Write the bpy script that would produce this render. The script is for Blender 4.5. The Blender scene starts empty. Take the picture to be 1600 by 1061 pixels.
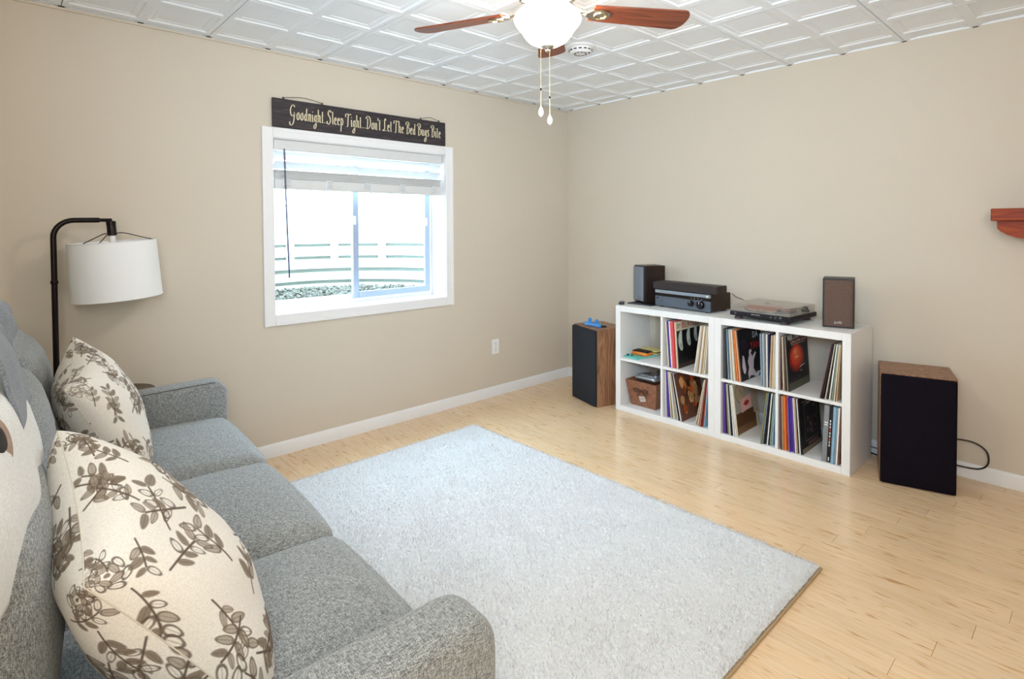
import bpy, bmesh, math, random
import numpy as np
from mathutils import Vector, Matrix
PI = math.pi
random.seed(7)
RNG = np.random.default_rng(7)
SC = bpy.context.scene
COL = SC.collection

# ------------------------------------------------------------------ camera
CAM = Vector((3.3374, -3.7674, 1.3420))
YAW, PITCH, ROLL, FPX, SYPX = -0.8254, -0.02396, -0.00473, 872.44, -155.37
fw = Vector((math.sin(YAW)*math.cos(PITCH), math.cos(YAW)*math.cos(PITCH), math.sin(PITCH)))
rt0 = Vector((math.cos(YAW), -math.sin(YAW), 0))
up0 = rt0.cross(fw)
rt = math.cos(ROLL)*rt0 + math.sin(ROLL)*up0
up = -math.sin(ROLL)*rt0 + math.cos(ROLL)*up0
cd = bpy.data.cameras.new('camera')
cam = bpy.data.objects.new('camera', cd); COL.objects.link(cam)
cam.matrix_world = Matrix(((rt.x, up.x, -fw.x, CAM.x), (rt.y, up.y, -fw.y, CAM.y), (rt.z, up.z, -fw.z, CAM.z), (0, 0, 0, 1)))
cd.sensor_width = 36; cd.sensor_fit = 'HORIZONTAL'
cd.lens = FPX/1600*36; cd.shift_y = SYPX/1600
cd.clip_start = 0.02
SC.camera = cam

# ------------------------------------------------------------------ light
w = bpy.data.worlds.new('world'); SC.world = w; w.use_nodes = True
bgn = w.node_tree.nodes['Background']
bgn.inputs['Color'].default_value = (0.56, 0.78, 1.0, 1)
bgn.inputs['Strength'].default_value = 23.0
def area(name, loc, target, size, power, color):
    d = bpy.data.lights.new(name, 'AREA'); d.shape = 'RECTANGLE'; d.size, d.size_y = size
    d.energy = power; d.color = color
    o = bpy.data.objects.new(name, d); COL.objects.link(o); o.location = loc
    o.rotation_euler = (Vector(target)-Vector(loc)).to_track_quat('-Z', 'Y').to_euler()
    return o
# added soft fill lamp behind the camera; the walls there are closed
area('rear_fill', (4.0, -4.2, 1.75), (1.4, -1.0, 0.9), (1.6, 1.2), 78, (0.96, 0.97, 0.93))
area('ceiling_fill', (3.1, -3.5, 1.55), (0.7, -0.7, 2.2), (0.5, 0.5), 27, (0.56, 0.77, 1.0)).data.spread = math.radians(110)  # added cool fill to brighten the far ceiling and walls
# the fan's bulbs sit in its glass bowl; see the fan below
SC.view_settings.view_transform = 'Standard'; SC.view_settings.look = 'None'
SC.view_settings.exposure = 0.0; SC.view_settings.gamma = 1; SC.view_settings.use_curve_mapping = False

# ------------------------------------------------------------------ materials
def lin(c):
    if isinstance(c, str):
        c = tuple(int(c[i:i+2], 16)/255 for i in (0, 2, 4))
    return tuple(((x/12.92) if x <= .04045 else ((x+.055)/1.055)**2.4) for x in c) + (1,)
MC = {}
def mat(name, col, rough=.5, metal=0, spec=.5, var=0, vscale=8, bump=0, bscale=200, stretch=(1, 1, 1), trans=0, ior=1.45, emis=0, ecol=None, alpha=1, sheen=0, coat=0):
    if name in MC: return MC[name]
    m = bpy.data.materials.new(name); MC[name] = m; m.use_nodes = True
    nt = m.node_tree; b = nt.nodes['Principled BSDF']
    b.inputs['Roughness'].default_value = rough; b.inputs['Metallic'].default_value = metal
    b.inputs['Specular IOR Level'].default_value = spec; b.inputs['IOR'].default_value = ior
    b.inputs['Transmission Weight'].default_value = trans; b.inputs['Alpha'].default_value = alpha
    b.inputs['Sheen Weight'].default_value = sheen; b.inputs['Coat Weight'].default_value = coat
    c = lin(col); b.inputs['Base Color'].default_value = c
    tc = nt.nodes.new('ShaderNodeTexCoord'); mp = nt.nodes.new('ShaderNodeMapping')
    nt.links.new(tc.outputs['Object'], mp.inputs['Vector']); mp.inputs['Scale'].default_value = stretch
    n = nt.nodes.new('ShaderNodeTexNoise'); n.inputs['Scale'].default_value = vscale; n.inputs['Detail'].default_value = 4
    nt.links.new(mp.outputs[0], n.inputs['Vector'])
    mix = nt.nodes.new('ShaderNodeMixRGB'); v = max(var, .02)
    mix.inputs[1].default_value = tuple(x*(1-v) for x in c[:3]) + (1,)
    mix.inputs[2].default_value = tuple(min(1, x*(1+v)) for x in c[:3]) + (1,)
    nt.links.new(n.outputs['Fac'], mix.inputs[0]); nt.links.new(mix.outputs[0], b.inputs['Base Color'])
    if bump:
        n2 = nt.nodes.new('ShaderNodeTexNoise'); n2.inputs['Scale'].default_value = bscale
        nt.links.new(mp.outputs[0], n2.inputs['Vector'])
        bp = nt.nodes.new('ShaderNodeBump'); bp.inputs['Strength'].default_value = bump; bp.inputs['Distance'].default_value = .002
        nt.links.new(n2.outputs['Fac'], bp.inputs['Height']); nt.links.new(bp.outputs[0], b.inputs['Normal'])
    if emis:
        b.inputs['Emission Color'].default_value = lin(ecol or col); b.inputs['Emission Strength'].default_value = emis
    return m
def ramp(nt, fac, stops):
    r = nt.nodes.new('ShaderNodeValToRGB'); e = r.color_ramp.elements
    while len(e) < len(stops): e.new(.5)
    for k, (p, c) in enumerate(stops): e[k].position = p; e[k].color = lin(c)
    nt.links.new(fac, r.inputs[0]); return r.outputs[0]
def grain_mat(name, stops, scale=6, stretch=(1, 1, 1), rough=.4, detail=6, dist=1.5, perobj=0, coat=0, spec=.5):
    m = bpy.data.materials.new(name); MC[name] = m; m.use_nodes = True
    nt = m.node_tree; b = nt.nodes['Principled BSDF']; b.inputs['Roughness'].default_value = rough
    b.inputs['Coat Weight'].default_value = coat; b.inputs['Specular IOR Level'].default_value = spec
    tc = nt.nodes.new('ShaderNodeTexCoord'); mp = nt.nodes.new('ShaderNodeMapping'); mp.inputs['Scale'].default_value = stretch
    src = tc.outputs['Object']
    if perobj:
        oi = nt.nodes.new('ShaderNodeObjectInfo'); add = nt.nodes.new('ShaderNodeVectorMath'); add.operation = 'MULTIPLY_ADD'
        add.inputs[0].default_value = (1, 1, 1); nt.links.new(oi.outputs['Random'], add.inputs[0]); add.inputs[1].default_value = (37, 53, 11)
        nt.links.new(src, add.inputs[2]); src = add.outputs[0]
    nt.links.new(src, mp.inputs['Vector'])
    n = nt.nodes.new('ShaderNodeTexNoise'); n.inputs['Scale'].default_value = scale; n.inputs['Detail'].default_value = detail; n.inputs['Distortion'].default_value = dist
    nt.links.new(mp.outputs[0], n.inputs['Vector'])
    out = ramp(nt, n.outputs['Fac'], stops)
    if perobj:
        hs = nt.nodes.new('ShaderNodeHueSaturation'); mr = nt.nodes.new('ShaderNodeMapRange')
        mr.inputs['To Min'].default_value = 1-perobj; mr.inputs['To Max'].default_value = 1+perobj
        nt.links.new(oi.outputs['Random'], mr.inputs['Value']); nt.links.new(mr.outputs[0], hs.inputs['Value']); nt.links.new(out, hs.inputs['Color'])
        # small knuckle marks of bamboo
        n3 = nt.nodes.new('ShaderNodeTexNoise'); n3.inputs['Scale'].default_value = 5; mp3 = nt.nodes.new('ShaderNodeMapping'); mp3.inputs['Scale'].default_value = (2.2, 14, 1)
        nt.links.new(src, mp3.inputs[0]); nt.links.new(mp3.outputs[0], n3.inputs['Vector'])
        k = ramp(nt, n3.outputs['Fac'], [(.60, 'ffffff'), (.76, 'd3a878')])
        mu = nt.nodes.new('ShaderNodeMixRGB'); mu.blend_type = 'MULTIPLY'; mu.inputs[0].default_value = .8
        nt.links.new(hs.outputs[0], mu.inputs[1]); nt.links.new(k, mu.inputs[2]); out = mu.outputs[0]
    nt.links.new(out, b.inputs['Base Color'])
    return m
def fabric_mat(name, dark, light, mid, scale=420, bump=.5):
    m = bpy.data.materials.new(name); MC[name] = m; m.use_nodes = True
    nt = m.node_tree; b = nt.nodes['Principled BSDF']; b.inputs['Roughness'].default_value = .95; b.inputs['Specular IOR Level'].default_value = .15
    b.inputs['Sheen Weight'].default_value = .25
    tc = nt.nodes.new('ShaderNodeTexCoord'); outs = []
    for st in ((.14, 1, 1), (1, .14, 1), (1, 1, .14)):
        mp = nt.nodes.new('ShaderNodeMapping'); mp.inputs['Scale'].default_value = st
        nt.links.new(tc.outputs['Object'], mp.inputs[0])
        n = nt.nodes.new('ShaderNodeTexNoise'); n.inputs['Scale'].default_value = scale; n.inputs['Detail'].default_value = 3
        nt.links.new(mp.outputs[0], n.inputs['Vector']); outs.append(n.outputs['Fac'])
    a1 = nt.nodes.new('ShaderNodeMath'); a1.operation = 'ADD'; a2 = nt.nodes.new('ShaderNodeMath'); a2.operation = 'ADD'; a3 = nt.nodes.new('ShaderNodeMath'); a3.operation = 'DIVIDE'; a3.inputs[1].default_value = 3
    nt.links.new(outs[0], a1.inputs[0]); nt.links.new(outs[1], a1.inputs[1]); nt.links.new(a1.outputs[0], a2.inputs[0]); nt.links.new(outs[2], a2.inputs[1]); nt.links.new(a2.outputs[0], a3.inputs[0])
    nt.links.new(ramp(nt, a3.outputs[0], [(.42, dark), (.5, mid), (.58, light)]), b.inputs['Base Color'])
    bp = nt.nodes.new('ShaderNodeBump'); bp.inputs['Strength'].default_value = bump; bp.inputs['Distance'].default_value = .003
    nt.links.new(a3.outputs[0], bp.inputs['Height']); nt.links.new(bp.outputs[0], b.inputs['Normal'])
    return m
def attr_mat(name, rough=.9, bump=.3):
    m = bpy.data.materials.new(name); MC[name] = m; m.use_nodes = True
    nt = m.node_tree; b = nt.nodes['Principled BSDF']; b.inputs['Roughness'].default_value = rough; b.inputs['Specular IOR Level'].default_value = .2
    a = nt.nodes.new('ShaderNodeAttribute'); a.attribute_name = 'print'
    n = nt.nodes.new('ShaderNodeTexNoise'); n.inputs['Scale'].default_value = 350
    tc = nt.nodes.new('ShaderNodeTexCoord'); nt.links.new(tc.outputs['Object'], n.inputs['Vector'])
    mx = nt.nodes.new('ShaderNodeMixRGB'); mx.blend_type = 'MULTIPLY'; mx.inputs[0].default_value = .35
    nt.links.new(a.outputs['Color'], mx.inputs[1]); nt.links.new(ramp(nt, n.outputs['Fac'], [(.3, 'cfcac2'), (.6, 'ffffff')]), mx.inputs[2])
    nt.links.new(mx.outputs[0], b.inputs['Base Color'])
    bp = nt.nodes.new('ShaderNodeBump'); bp.inputs['Strength'].default_value = bump; bp.inputs['Distance'].default_value = .002
    nt.links.new(n.outputs['Fac'], bp.inputs['Height']); nt.links.new(bp.outputs[0], b.inputs['Normal'])
    return m

# ------------------------------------------------------------------ mesh helpers
def thin_reflect(nt, base, power, gain):
    lw = nt.nodes.new('ShaderNodeLayerWeight'); lw.inputs['Blend'].default_value = .5
    p = nt.nodes.new('ShaderNodeMath'); p.operation = 'POWER'; p.inputs[1].default_value = power; nt.links.new(lw.outputs['Facing'], p.inputs[0])
    q = nt.nodes.new('ShaderNodeMath'); q.operation = 'MULTIPLY_ADD'; q.inputs[1].default_value = gain; q.inputs[2].default_value = base; nt.links.new(p.outputs[0], q.inputs[0])
    return q.outputs[0]
class MB:
    def __init__(s): s.v = []; s.f = []; s.flat = True
    def add(s, vs, fs):
        o = len(s.v); s.v += [tuple(x) for x in vs]; s.f += [tuple(i+o for i in f) for f in fs]; return s
    def box(s, x0, x1, y0, y1, z0, z1, bev=0, M=None):
        if bev:
            bm = bmesh.new(); bmesh.ops.create_cube(bm, size=1)
            bmesh.ops.scale(bm, vec=(x1-x0, y1-y0, z1-z0), verts=bm.verts)
            bmesh.ops.bevel(bm, geom=list(bm.edges), offset=bev, segments=2, profile=.5, affect='EDGES')
            vs = [(v.co.x+(x0+x1)/2, v.co.y+(y0+y1)/2, v.co.z+(z0+z1)/2) for v in bm.verts]
            fs = [[v.index for v in f.verts] for f in bm.faces]; bm.free()
        else:
            vs = [(x, y, z) for x in (x0, x1) for y in (y0, y1) for z in (z0, z1)]
            fs = [(0, 1, 3, 2), (4, 6, 7, 5), (0, 4, 5, 1), (2, 3, 7, 6), (0, 2, 6, 4), (1, 5, 7, 3)]
        if M: vs = [M @ Vector(v) for v in vs]
        return s.add(vs, fs)
    def lathe(s, prof, c=(0, 0, 0), n=32, M=None):
        s.flat = False
        vs = []; fs = []
        for r, z in prof:
            for k in range(n):
                a = 2*PI*k/n; vs.append(Vector((c[0]+r*math.cos(a), c[1]+r*math.sin(a), c[2]+z)))
        for i in range(len(prof)-1):
            for k in range(n):
                k2 = (k+1) % n; fs.append((i*n+k, i*n+k2, (i+1)*n+k2, (i+1)*n+k))
        fs.append(tuple(range(n))[::-1]); fs.append(tuple((len(prof)-1)*n+k for k in range(n)))
        if M: vs = [M @ v for v in vs]
        return s.add(vs, fs)
    def tube(s, pts, r, n=8, cap=True):
        s.flat = False; pts = [Vector(p) for p in pts]; vs = []; fs = []
        rr = r if isinstance(r, (list, tuple)) else [r]*len(pts)
        ref = None
        for i, p in enumerate(pts):
            t = (pts[min(i+1, len(pts)-1)]-pts[max(i-1, 0)]).normalized()
            if ref is None: ref = t.orthogonal().normalized()
            ref = (ref-t*ref.dot(t)).normalized(); b = t.cross(ref)
            for k in range(n):
                a = 2*PI*k/n; vs.append(p+rr[i]*(math.cos(a)*ref+math.sin(a)*b))
        for i in range(len(pts)-1):
            for k in range(n):
                k2 = (k+1) % n; fs.append((i*n+k, i*n+k2, (i+1)*n+k2, (i+1)*n+k))
        if cap: fs.append(tuple(range(n))[::-1]); fs.append(tuple((len(pts)-1)*n+k for k in range(n)))
        return s.add(vs, fs)
    def prism(s, poly, h0, h1, axis='z', M=None):
        s.flat = False; n = len(poly); P = {'z': lambda a, b, h: (a, b, h), 'x': lambda a, b, h: (h, a, b), 'y': lambda a, b, h: (a, h, b)}[axis]
        vs = [P(a, b, h0) for a, b in poly] + [P(a, b, h1) for a, b in poly]
        fs = [tuple(range(n))[::-1], tuple(range(n, 2*n))] + [(i, (i+1) % n, n+(i+1) % n, n+i) for i in range(n)]
        if M: vs = [M @ Vector(v) for v in vs]
        return s.add(vs, fs)
    def mesh(s, name, m, smooth=None):
        me = bpy.data.meshes.new(name); me.from_pydata(s.v, [], s.f)
        bm = bmesh.new(); bm.from_mesh(me); bmesh.ops.recalc_face_normals(bm, faces=bm.faces); bm.to_mesh(me); bm.free()
        if m: me.materials.append(m)
        if smooth is not None and not s.flat:
            me.polygons.foreach_set('use_smooth', [True]*len(me.polygons)); me.set_sharp_from_angle(angle=math.radians(smooth))
        return me
def obj(name, mb, m=None, parent=None, loc=None, rot=None, smooth=35, kind=None, label=None):
    me = mb if isinstance(mb, bpy.types.Mesh) else mb.mesh(name, m, smooth)
    o = bpy.data.objects.new(name, me); COL.objects.link(o)
    if parent: o.parent = parent
    if loc: o.location = loc
    if rot: o.rotation_euler = rot
    if kind: o['kind'] = kind
    if label: o['label'] = label
    return o
def thing(name, label, cat, loc=(0, 0, 0), rz=0, group=None, rot=None):
    o = bpy.data.objects.new(name, None); COL.objects.link(o); o.empty_display_size = .05
    o.location = loc; o.rotation_euler = rot or (0, 0, rz); o['label'] = label; o['category'] = cat
    if group: o['group'] = group
    return o
def tag(o, label, cat, group=None):
    o['label'] = label; o['category'] = cat
    if group: o['group'] = group
    return o
def struct(name, mb, m, smooth=35): return obj(name, mb, m, kind='structure', smooth=smooth)
def rbox(sx, sy, sz, r, n=14, crown=(0, 0, 0), pw=2.0):
    """rounded, puffed block as a grid cube; crown = outward bulge of the x, y and z faces"""
    h = np.array([sx, sy, sz])/2; vs = []; fs = []
    idx = {}
    def vid(p):
        k = tuple(np.round(p, 5))
        if k not in idx: idx[k] = len(vs); vs.append(k)
        return idx[k]
    lin_ = np.sin(np.linspace(-1, 1, n+1)*PI/2)
    for ax in range(3):
        a, b = [(1, 2), (2, 0), (0, 1)][ax]
        for sg in (-1, 1):
            for i in range(n):
                for j in range(n):
                    q = []
                    for (u, v) in ((i, j), (i+1, j), (i+1, j+1), (i, j+1)):
                        p = np.zeros(3); p[ax] = sg; p[a] = lin_[u]; p[b] = lin_[v]; q.append(vid(p))
                    fs.append(q if sg > 0 else q[::-1])
    out = []
    for p in vs:
        p = np.array(p); q = p*h; inner = np.clip(q, -(h-r), h-r); d = q-inner; L = np.linalg.norm(d)
        if L > 1e-9: q = inner + d/L*r
        for k in range(3):
            a, b = [(1, 2), (2, 0), (0, 1)][k]
            q[k] += crown[k]*np.sign(p[k])*abs(p[k])*(1-abs(p[a])**pw)*(1-abs(p[b])**pw)
        out.append(tuple(q))
    m = MB(); m.flat = False; m.add(out, fs); return m
def shifted(mb, d):
    mb.v = [(x+d[0], y+d[1], z+d[2]) for x, y, z in mb.v]; return mb
def cr(pts, n=6):
    """Catmull-Rom through 2D or 3D points"""
    P = [np.array(p, float) for p in pts]; P = [2*P[0]-P[1]]+P+[2*P[-1]-P[-2]]; out = []
    for i in range(1, len(P)-2):
        for k in range(n):
            t = k/n; a, b, c, d = P[i-1:i+3]
            out.append(.5*((2*b)+(-a+c)*t+(2*a-5*b+4*c-d)*t*t+(-a+3*b-3*c+d)*t**3))
    out.append(P[-2]); return out
def text_mesh(txt, size, m, extrude=.0006, align='LEFT', space=1.0):
    cu = bpy.data.curves.new('lettering', 'FONT'); cu.body = txt; cu.size = size; cu.extrude = extrude; cu.align_x = align; cu.space_character = space
    cu.resolution_u = 2
    t = bpy.data.objects.new('tmp_text', cu); COL.objects.link(t)
    bpy.context.view_layer.update()
    me = bpy.data.meshes.new_from_object(t.evaluated_get(bpy.context.evaluated_depsgraph_get()))
    bpy.data.objects.remove(t); bpy.data.curves.remove(cu)
    me.materials.clear(); me.materials.append(m); me.name = 'lettering'; return me

# ------------------------------------------------------------------ colours
M_wall = mat('wall_paint', 'd4c8b6', rough=.85, var=.02, vscale=3, bump=.15, bscale=260, spec=.2)
M_ceil = mat('ceiling_tile_white', 'f3f5f6', rough=.7, spec=.25, bump=.1)
M_white = mat('white_trim_paint', 'eeecea', rough=.45, var=.01)
M_gap = mat('dark_gap', '2a2622', rough=.9)
M_plank = grain_mat('bamboo_plank', [(.25, 'e2bd90'), (.5, 'e8c8a0'), (.75, 'edd2ae')], scale=7, stretch=(.8, 13, 1), rough=.22, perobj=.045, dist=.6, coat=.35)
M_sofa = fabric_mat('grey_heather_fabric', '5d5f5f', 'bbbdbc', '8a8d8c', scale=620, bump=.45)
M_sofa_side = M_sofa
M_black = mat('black_plastic', '17171a', rough=.4)
M_dark = mat('dark_bronze_metal', '1c1412', rough=.35, metal=.6)
M_walnut = grain_mat('walnut_veneer', [(.3, '6b4630'), (.5, '8f6448'), (.62, 'a67a58'), (.7, '7a5238')], scale=5, stretch=(5, 5, .45), rough=.4, dist=2)
M_cherry = grain_mat('cherry_blade_wood', [(.3, '57281a'), (.5, '733822'), (.7, '8a4a2c')], scale=6, stretch=(.6, 12, 6), rough=.35)
M_mantel = grain_mat('red_cherry_mantel_wood', [(.3, '66200a'), (.5, '8a330c'), (.7, 'a64812')], scale=5, stretch=(.8, 6, 6), rough=.5, coat=.0, spec=.3)
M_grille = mat('black_speaker_cloth', '16121a', rough=.95, var=.5, vscale=500, bump=.6, bscale=700, spec=.1)
M_grille2 = mat('brown_black_speaker_cloth', '6a564c', rough=.95, var=.6, vscale=260, bump=.6, bscale=600, spec=.1)
M_steel = mat('brushed_nickel', 'c9c2b6', rough=.25, metal=1)
M_vinyl = mat('white_vinyl', 'f2f4f6', rough=.35)
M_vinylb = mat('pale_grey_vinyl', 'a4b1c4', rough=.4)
M_shelf = mat('white_laminate', 'eceae7', rough=.4, var=.01)

# ------------------------------------------------------------------ room shell
RX, RY, H = 4.3, -4.45, 2.372
WY0, WY1, WZ0, WZ1 = -2.578, -1.352, .832, 1.868       # window opening
wb = MB()
wb.box(-.22, 0, RY, WY0, 0, H+.08); wb.box(-.22, 0, WY1, .12, 0, H+.08)
wb.box(-.22, 0, WY0, WY1, 0, WZ0); wb.box(-.22, 0, WY0, WY1, WZ1, H+.08)
struct('wall_left', wb, M_wall, None)
struct('wall_back', MB().box(0, RX+.1, 0, .12, 0, H+.08), M_wall, None)
struct('wall_right', MB().box(RX, RX+.1, RY, 0, 0, H+.08), M_wall, None)
struct('wall_front', MB().box(-.22, RX+.1, RY-.1, RY, 0, H+.08), M_wall, None)
# floor of planks, the boards run along x
fl = struct('floor', MB().box(0, RX, RY, 0, -.06, -.009), mat('subfloor', 'a17c52', rough=.9), None)
PW, PL = .0921, 1.22
pm = MB().box(0, PL-.0009, 0, PW-.0009, -.009, 0, bev=.0006).mesh('plank', M_plank, 30)
row = 0; y = -1.841-PW*29
while y < 0:
    x = -((row*0.47) % 1)*PL
    # end joints of a few rows sit where the photograph shows them
    while x < RX:
        x0, x1 = max(x, 0), min(x+PL, RX)
        if x1-x0 > .02 and y+PW > RY:
            if x0 == x and x1 == x+PL and y+PW <= 0: me = pm
            else: me = MB().box(0, x1-x0-.0009, 0, min(PW, -y)-.0009, -.009, 0, bev=.0006).mesh('plank', M_plank, 30)
            obj('plank', me, parent=fl, loc=(x0, y, 0))
        x += PL
    y += PW; row += 1
# ceiling of pressed tiles: 2 ft tiles, each with four coffers, flat ribs between
ce = struct('ceiling', MB().box(0, RX, RY, 0, H+.014, H+.06), M_ceil, None)
S = .309
def coffer(mb, x0, y0, s):
    """one square: rib margin at z=0, small bead, recessed field"""
    rings = [(0, 0), (.021, 0), (.028, .0062), (.048, .0075), (.052, .0098)]
    vs = []; fs = []
    for o, z in rings:
        vs += [(x0+o, y0+o, z), (x0+s-o, y0+o, z), (x0+s-o, y0+s-o, z), (x0+o, y0+s-o, z)]
    for k in range(len(rings)-1):
        for i in range(4):
            j = (i+1) % 4; fs.append((4*k+i, 4*k+j, 4*k+4+j, 4*k+4+i))
    e = 4*(len(rings)-1); fs.append((e, e+1, e+2, e+3)); mb.add(vs, fs)
def tile_mesh(cx0, cy0):
    mb = MB(); g = .0022
    for i in (0, 1):
        for j in (0, 1):
            coffer(mb, g+i*(S-g), g+j*(S-g), S-g)
    # upstand edges so that the tile has thickness
    T = 2*S-g
    for a, b in (((g, g), (T, g)), ((T, g), (T, T)), ((T, T), (g, T)), ((g, T), (g, g))):
        mb.add([(a[0], a[1], 0), (b[0], b[1], 0), (b[0], b[1], .016), (a[0], a[1], .016)], [(0, 1, 2, 3)])
    # cut at the walls
    lo = (.0003-cx0, RY+.002-cy0); hi = (RX-.002-cx0, -.0003-cy0)
    v = [(min(max(x, lo[0]), hi[0]), min(max(y, lo[1]), hi[1]), z) for x, y, z in mb.v]
    clipped = v != mb.v
    mb.v = v; return mb, clipped
full = None
for i in range(-1, 7):
    for j in range(0, 8):
        cx0 = .6606-2*S+(i)*2*S; cy0 = -.438+2*S-(j+1)*2*S
        if cx0 >= RX-.03 or cx0+2*S <= .01 or cy0+2*S <= RY+.01: continue
        mb, cl = tile_mesh(cx0, cy0)
        if cl:
            bmm = mb.mesh('ceiling_tile', M_ceil, None)
            b2 = bmesh.new(); b2.from_mesh(bmm); bmesh.ops.dissolve_degenerate(b2, dist=1e-5, edges=b2.edges); b2.to_mesh(bmm); b2.free()
            if len(bmm.polygons) < 2: continue
        else:
            if full is None: full = mb.mesh('ceiling_tile', M_ceil, None)
            bmm = full
        obj('ceiling_tile', bmm, parent=ce, loc=(cx0, cy0, H), smooth=None)
obj('wall_angle', MB().box(0, RX, -.0040, 0, H-.0005, H+.0145).box(0, .0040, RY, -.004, H-.0005, H+.0145), M_ceil, ce, smooth=None)
gp = MB()
for k in range(-2, 12):
    xk = .6606+S*k
    if .02 < xk < RX: gp.box(xk-.013, xk+.011, -.0055, -.0002, H-.0035, H+.002)
for k in range(-2, 12):
    yk = -.747-S*k
    if RY < yk < -.02: gp.box(.0102, .0135, yk-.011, yk+.013, H-.0045, H+.002)
obj('edge_notches', gp, M_gap, ce, smooth=None, kind='stuff')
# narrow painted ledger strip under the tiles along the window wall
struct('trim_1', MB().box(0, .010, RY, 0, H-.016, H-.004), M_wall)
# baseboards
bb = [(0, 0), (.014, 0), (.014, .062), (.010, .070), (.006, .078), (0, .078)]
m = MB(); m.v = []; m.prism([(a, b) for a, b in bb], RY, 0, 'y'); struct('baseboard_left', m, M_white)
m = MB().prism([(-a, b) for a, b in bb], .014, RX, 'x'); struct('baseboard_back', m, M_white)
m = MB().prism([(RX-a, b) for a, b in bb], RY, -.014, 'y'); struct('baseboard_right', m, M_white)

# ------------------------------------------------------------------ window
win = struct('window_1', MB().box(-.205, -.175, WY0, WY1, WZ0, WZ0+.03).box(-.205, -.175, WY0, WY1, WZ1-.04, WZ1).box(-.205, -.175, WY0, WY0+.03, WZ0+.03, WZ1-.04).box(-.205, -.175, WY1-.022, WY1, WZ0+.03, WZ1-.04), M_vinyl, None)
win.name = 'window_1'
jl = MB(); jl.box(-.175, 0, WY0-.004, WY0+.004, WZ0, WZ1); jl.box(-.175, 0, WY1-.004, WY1+.004, WZ0, WZ1)
jl.box(-.175, 0, WY0, WY1, WZ1-.004, WZ1+.004)
obj('jamb_liner', jl, M_white, win, smooth=None)
obj('sill', MB().box(-.175, .003, WY0, WY1, WZ0-.008, WZ0+.004, bev=.002), M_white, win)
# casing of four boards around the opening, each with a raised outer lip
cw = .064
def casing(a0, a1, b0, b1, nm='casing_board', outer=None):
    mb = MB().box(.0, .013, a0, a1, b0, b1, bev=.003)
    if outer: mb.box(.012, .018, *outer, bev=.002)
    obj(nm, mb, M_white, win)
casing(WY0-cw, WY0, WZ0-cw, WZ1+.058, outer=(WY0-cw, WY0-cw+.02, WZ0-cw, WZ1+.058))
casing(WY1, WY1+cw, WZ0-cw, WZ1+.058, outer=(WY1+cw-.02, WY1+cw, WZ0-cw, WZ1+.058))
casing(WY0, WY1, WZ1, WZ1+.058, outer=(WY0, WY1, WZ1+.038, WZ1+.058))
casing(WY0, WY1, WZ0-cw, WZ0, outer=(WY0, WY1, WZ0-cw, WZ0-cw+.02))
def sash(y0, y1, z0, z1, x0, x1, sw, m, nm='sash'):
    mb = MB(); mb.box(x0, x1, y0, y0+sw, z0, z1, bev=.003); mb.box(x0, x1, y1-sw, y1, z0, z1, bev=.003)
    mb.box(x0, x1, y0+sw, y1-sw, z0, z0+sw, bev=.003); mb.box(x0, x1, y0+sw, y1-sw, z1-sw, z1, bev=.003)
    return obj(nm, mb, m, win)
M_glass = mat('window_glass', 'ffffff', rough=0, trans=1, ior=1.45, spec=.5)
# thin clear glass: mostly transparent, a little reflection
g = bpy.data.materials.new('thin_glass'); g.use_nodes = True; nt = g.node_tree; nt.nodes.clear()
o_ = nt.nodes.new('ShaderNodeOutputMaterial'); tr = nt.nodes.new('ShaderNodeBsdfTransparent'); gl = nt.nodes.new('ShaderNodeBsdfGlossy'); mx = nt.nodes.new('ShaderNodeMixShader'); fr = None
gl.inputs['Roughness'].default_value = .02; tr.inputs['Color'].default_value = (.97, .98, .97, 1)
nt.links.new(thin_reflect(nt, .03, 5, .5), mx.inputs[0]); nt.links.new(tr.outputs[0], mx.inputs[1]); nt.links.new(gl.outputs[0], mx.inputs[2]); nt.links.new(mx.outputs[0], o_.inputs[0])
M_glass = g
s1 = sash(WY0+.03, -1.965, WZ0+.03, WZ1-.04, -.203, -.190, .028, M_vinyl)
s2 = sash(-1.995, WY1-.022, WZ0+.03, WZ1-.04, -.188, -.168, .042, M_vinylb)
obj('glass_pane', MB().box(-.1975, -.1955, WY0+.055, -1.99, WZ0+.055, WZ1-.06), M_glass, s1, smooth=None)
obj('glass_pane', MB().box(-.179, -.177, -1.955, WY1-.06, WZ0+.07, WZ1-.08), M_glass, s2, smooth=None)
obj('latch', MB().box(-.170, -.158, -1.990, -1.975, 1.36, 1.42, bev=.003), M_vinyl, s2)
obj('latch', MB().box(-.170, -.160, WY1-.060, WY1-.045, 1.35, 1.41, bev=.003), M_vinyl, s2)
# well outside
well = thing('window_well', 'white ribbed window well curving around the outside of the window', 'window well', (-.225, -1.965, .83))
M_wellw = mat('white_well_panel', 'e8ece9', rough=.5)
M_wells = mat('grey_well_groove', '8f968c', rough=.6)
WA, WB_ = .86, .98
def arc(u, off=0):   # u 0..1 from the near left end round to the near right end
    a = PI*u; return (-(WB_+off)*math.sin(a), -(WA+off)*math.cos(a))
def band(z0, z1, off0, th, u0=0., u1=1., n=28):
    vs = []; fs = []
    for k in range(n+1):
        u = u0+(u1-u0)*k/n; a = arc(u, off0); b = arc(u, off0+th)
        vs += [(a[0], a[1], z0), (a[0], a[1], z1), (b[0], b[1], z1), (b[0], b[1], z0)]
    for k in range(n):
        for i in range(4):
            j = (i+1) % 4; fs.append((4*k+i, 4*k+j, 4*k+4+j, 4*k+4+i))
    fs += [(0, 1, 2, 3), (4*n+3, 4*n+2, 4*n+1, 4*n)]
    return vs, fs
obj('groove_backing', MB().add(*band(0, .70, .030, .01)), M_wells, well)
zz = [0.055, .155, .262, .365, .47, .57, .68]
prev = .0
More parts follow.
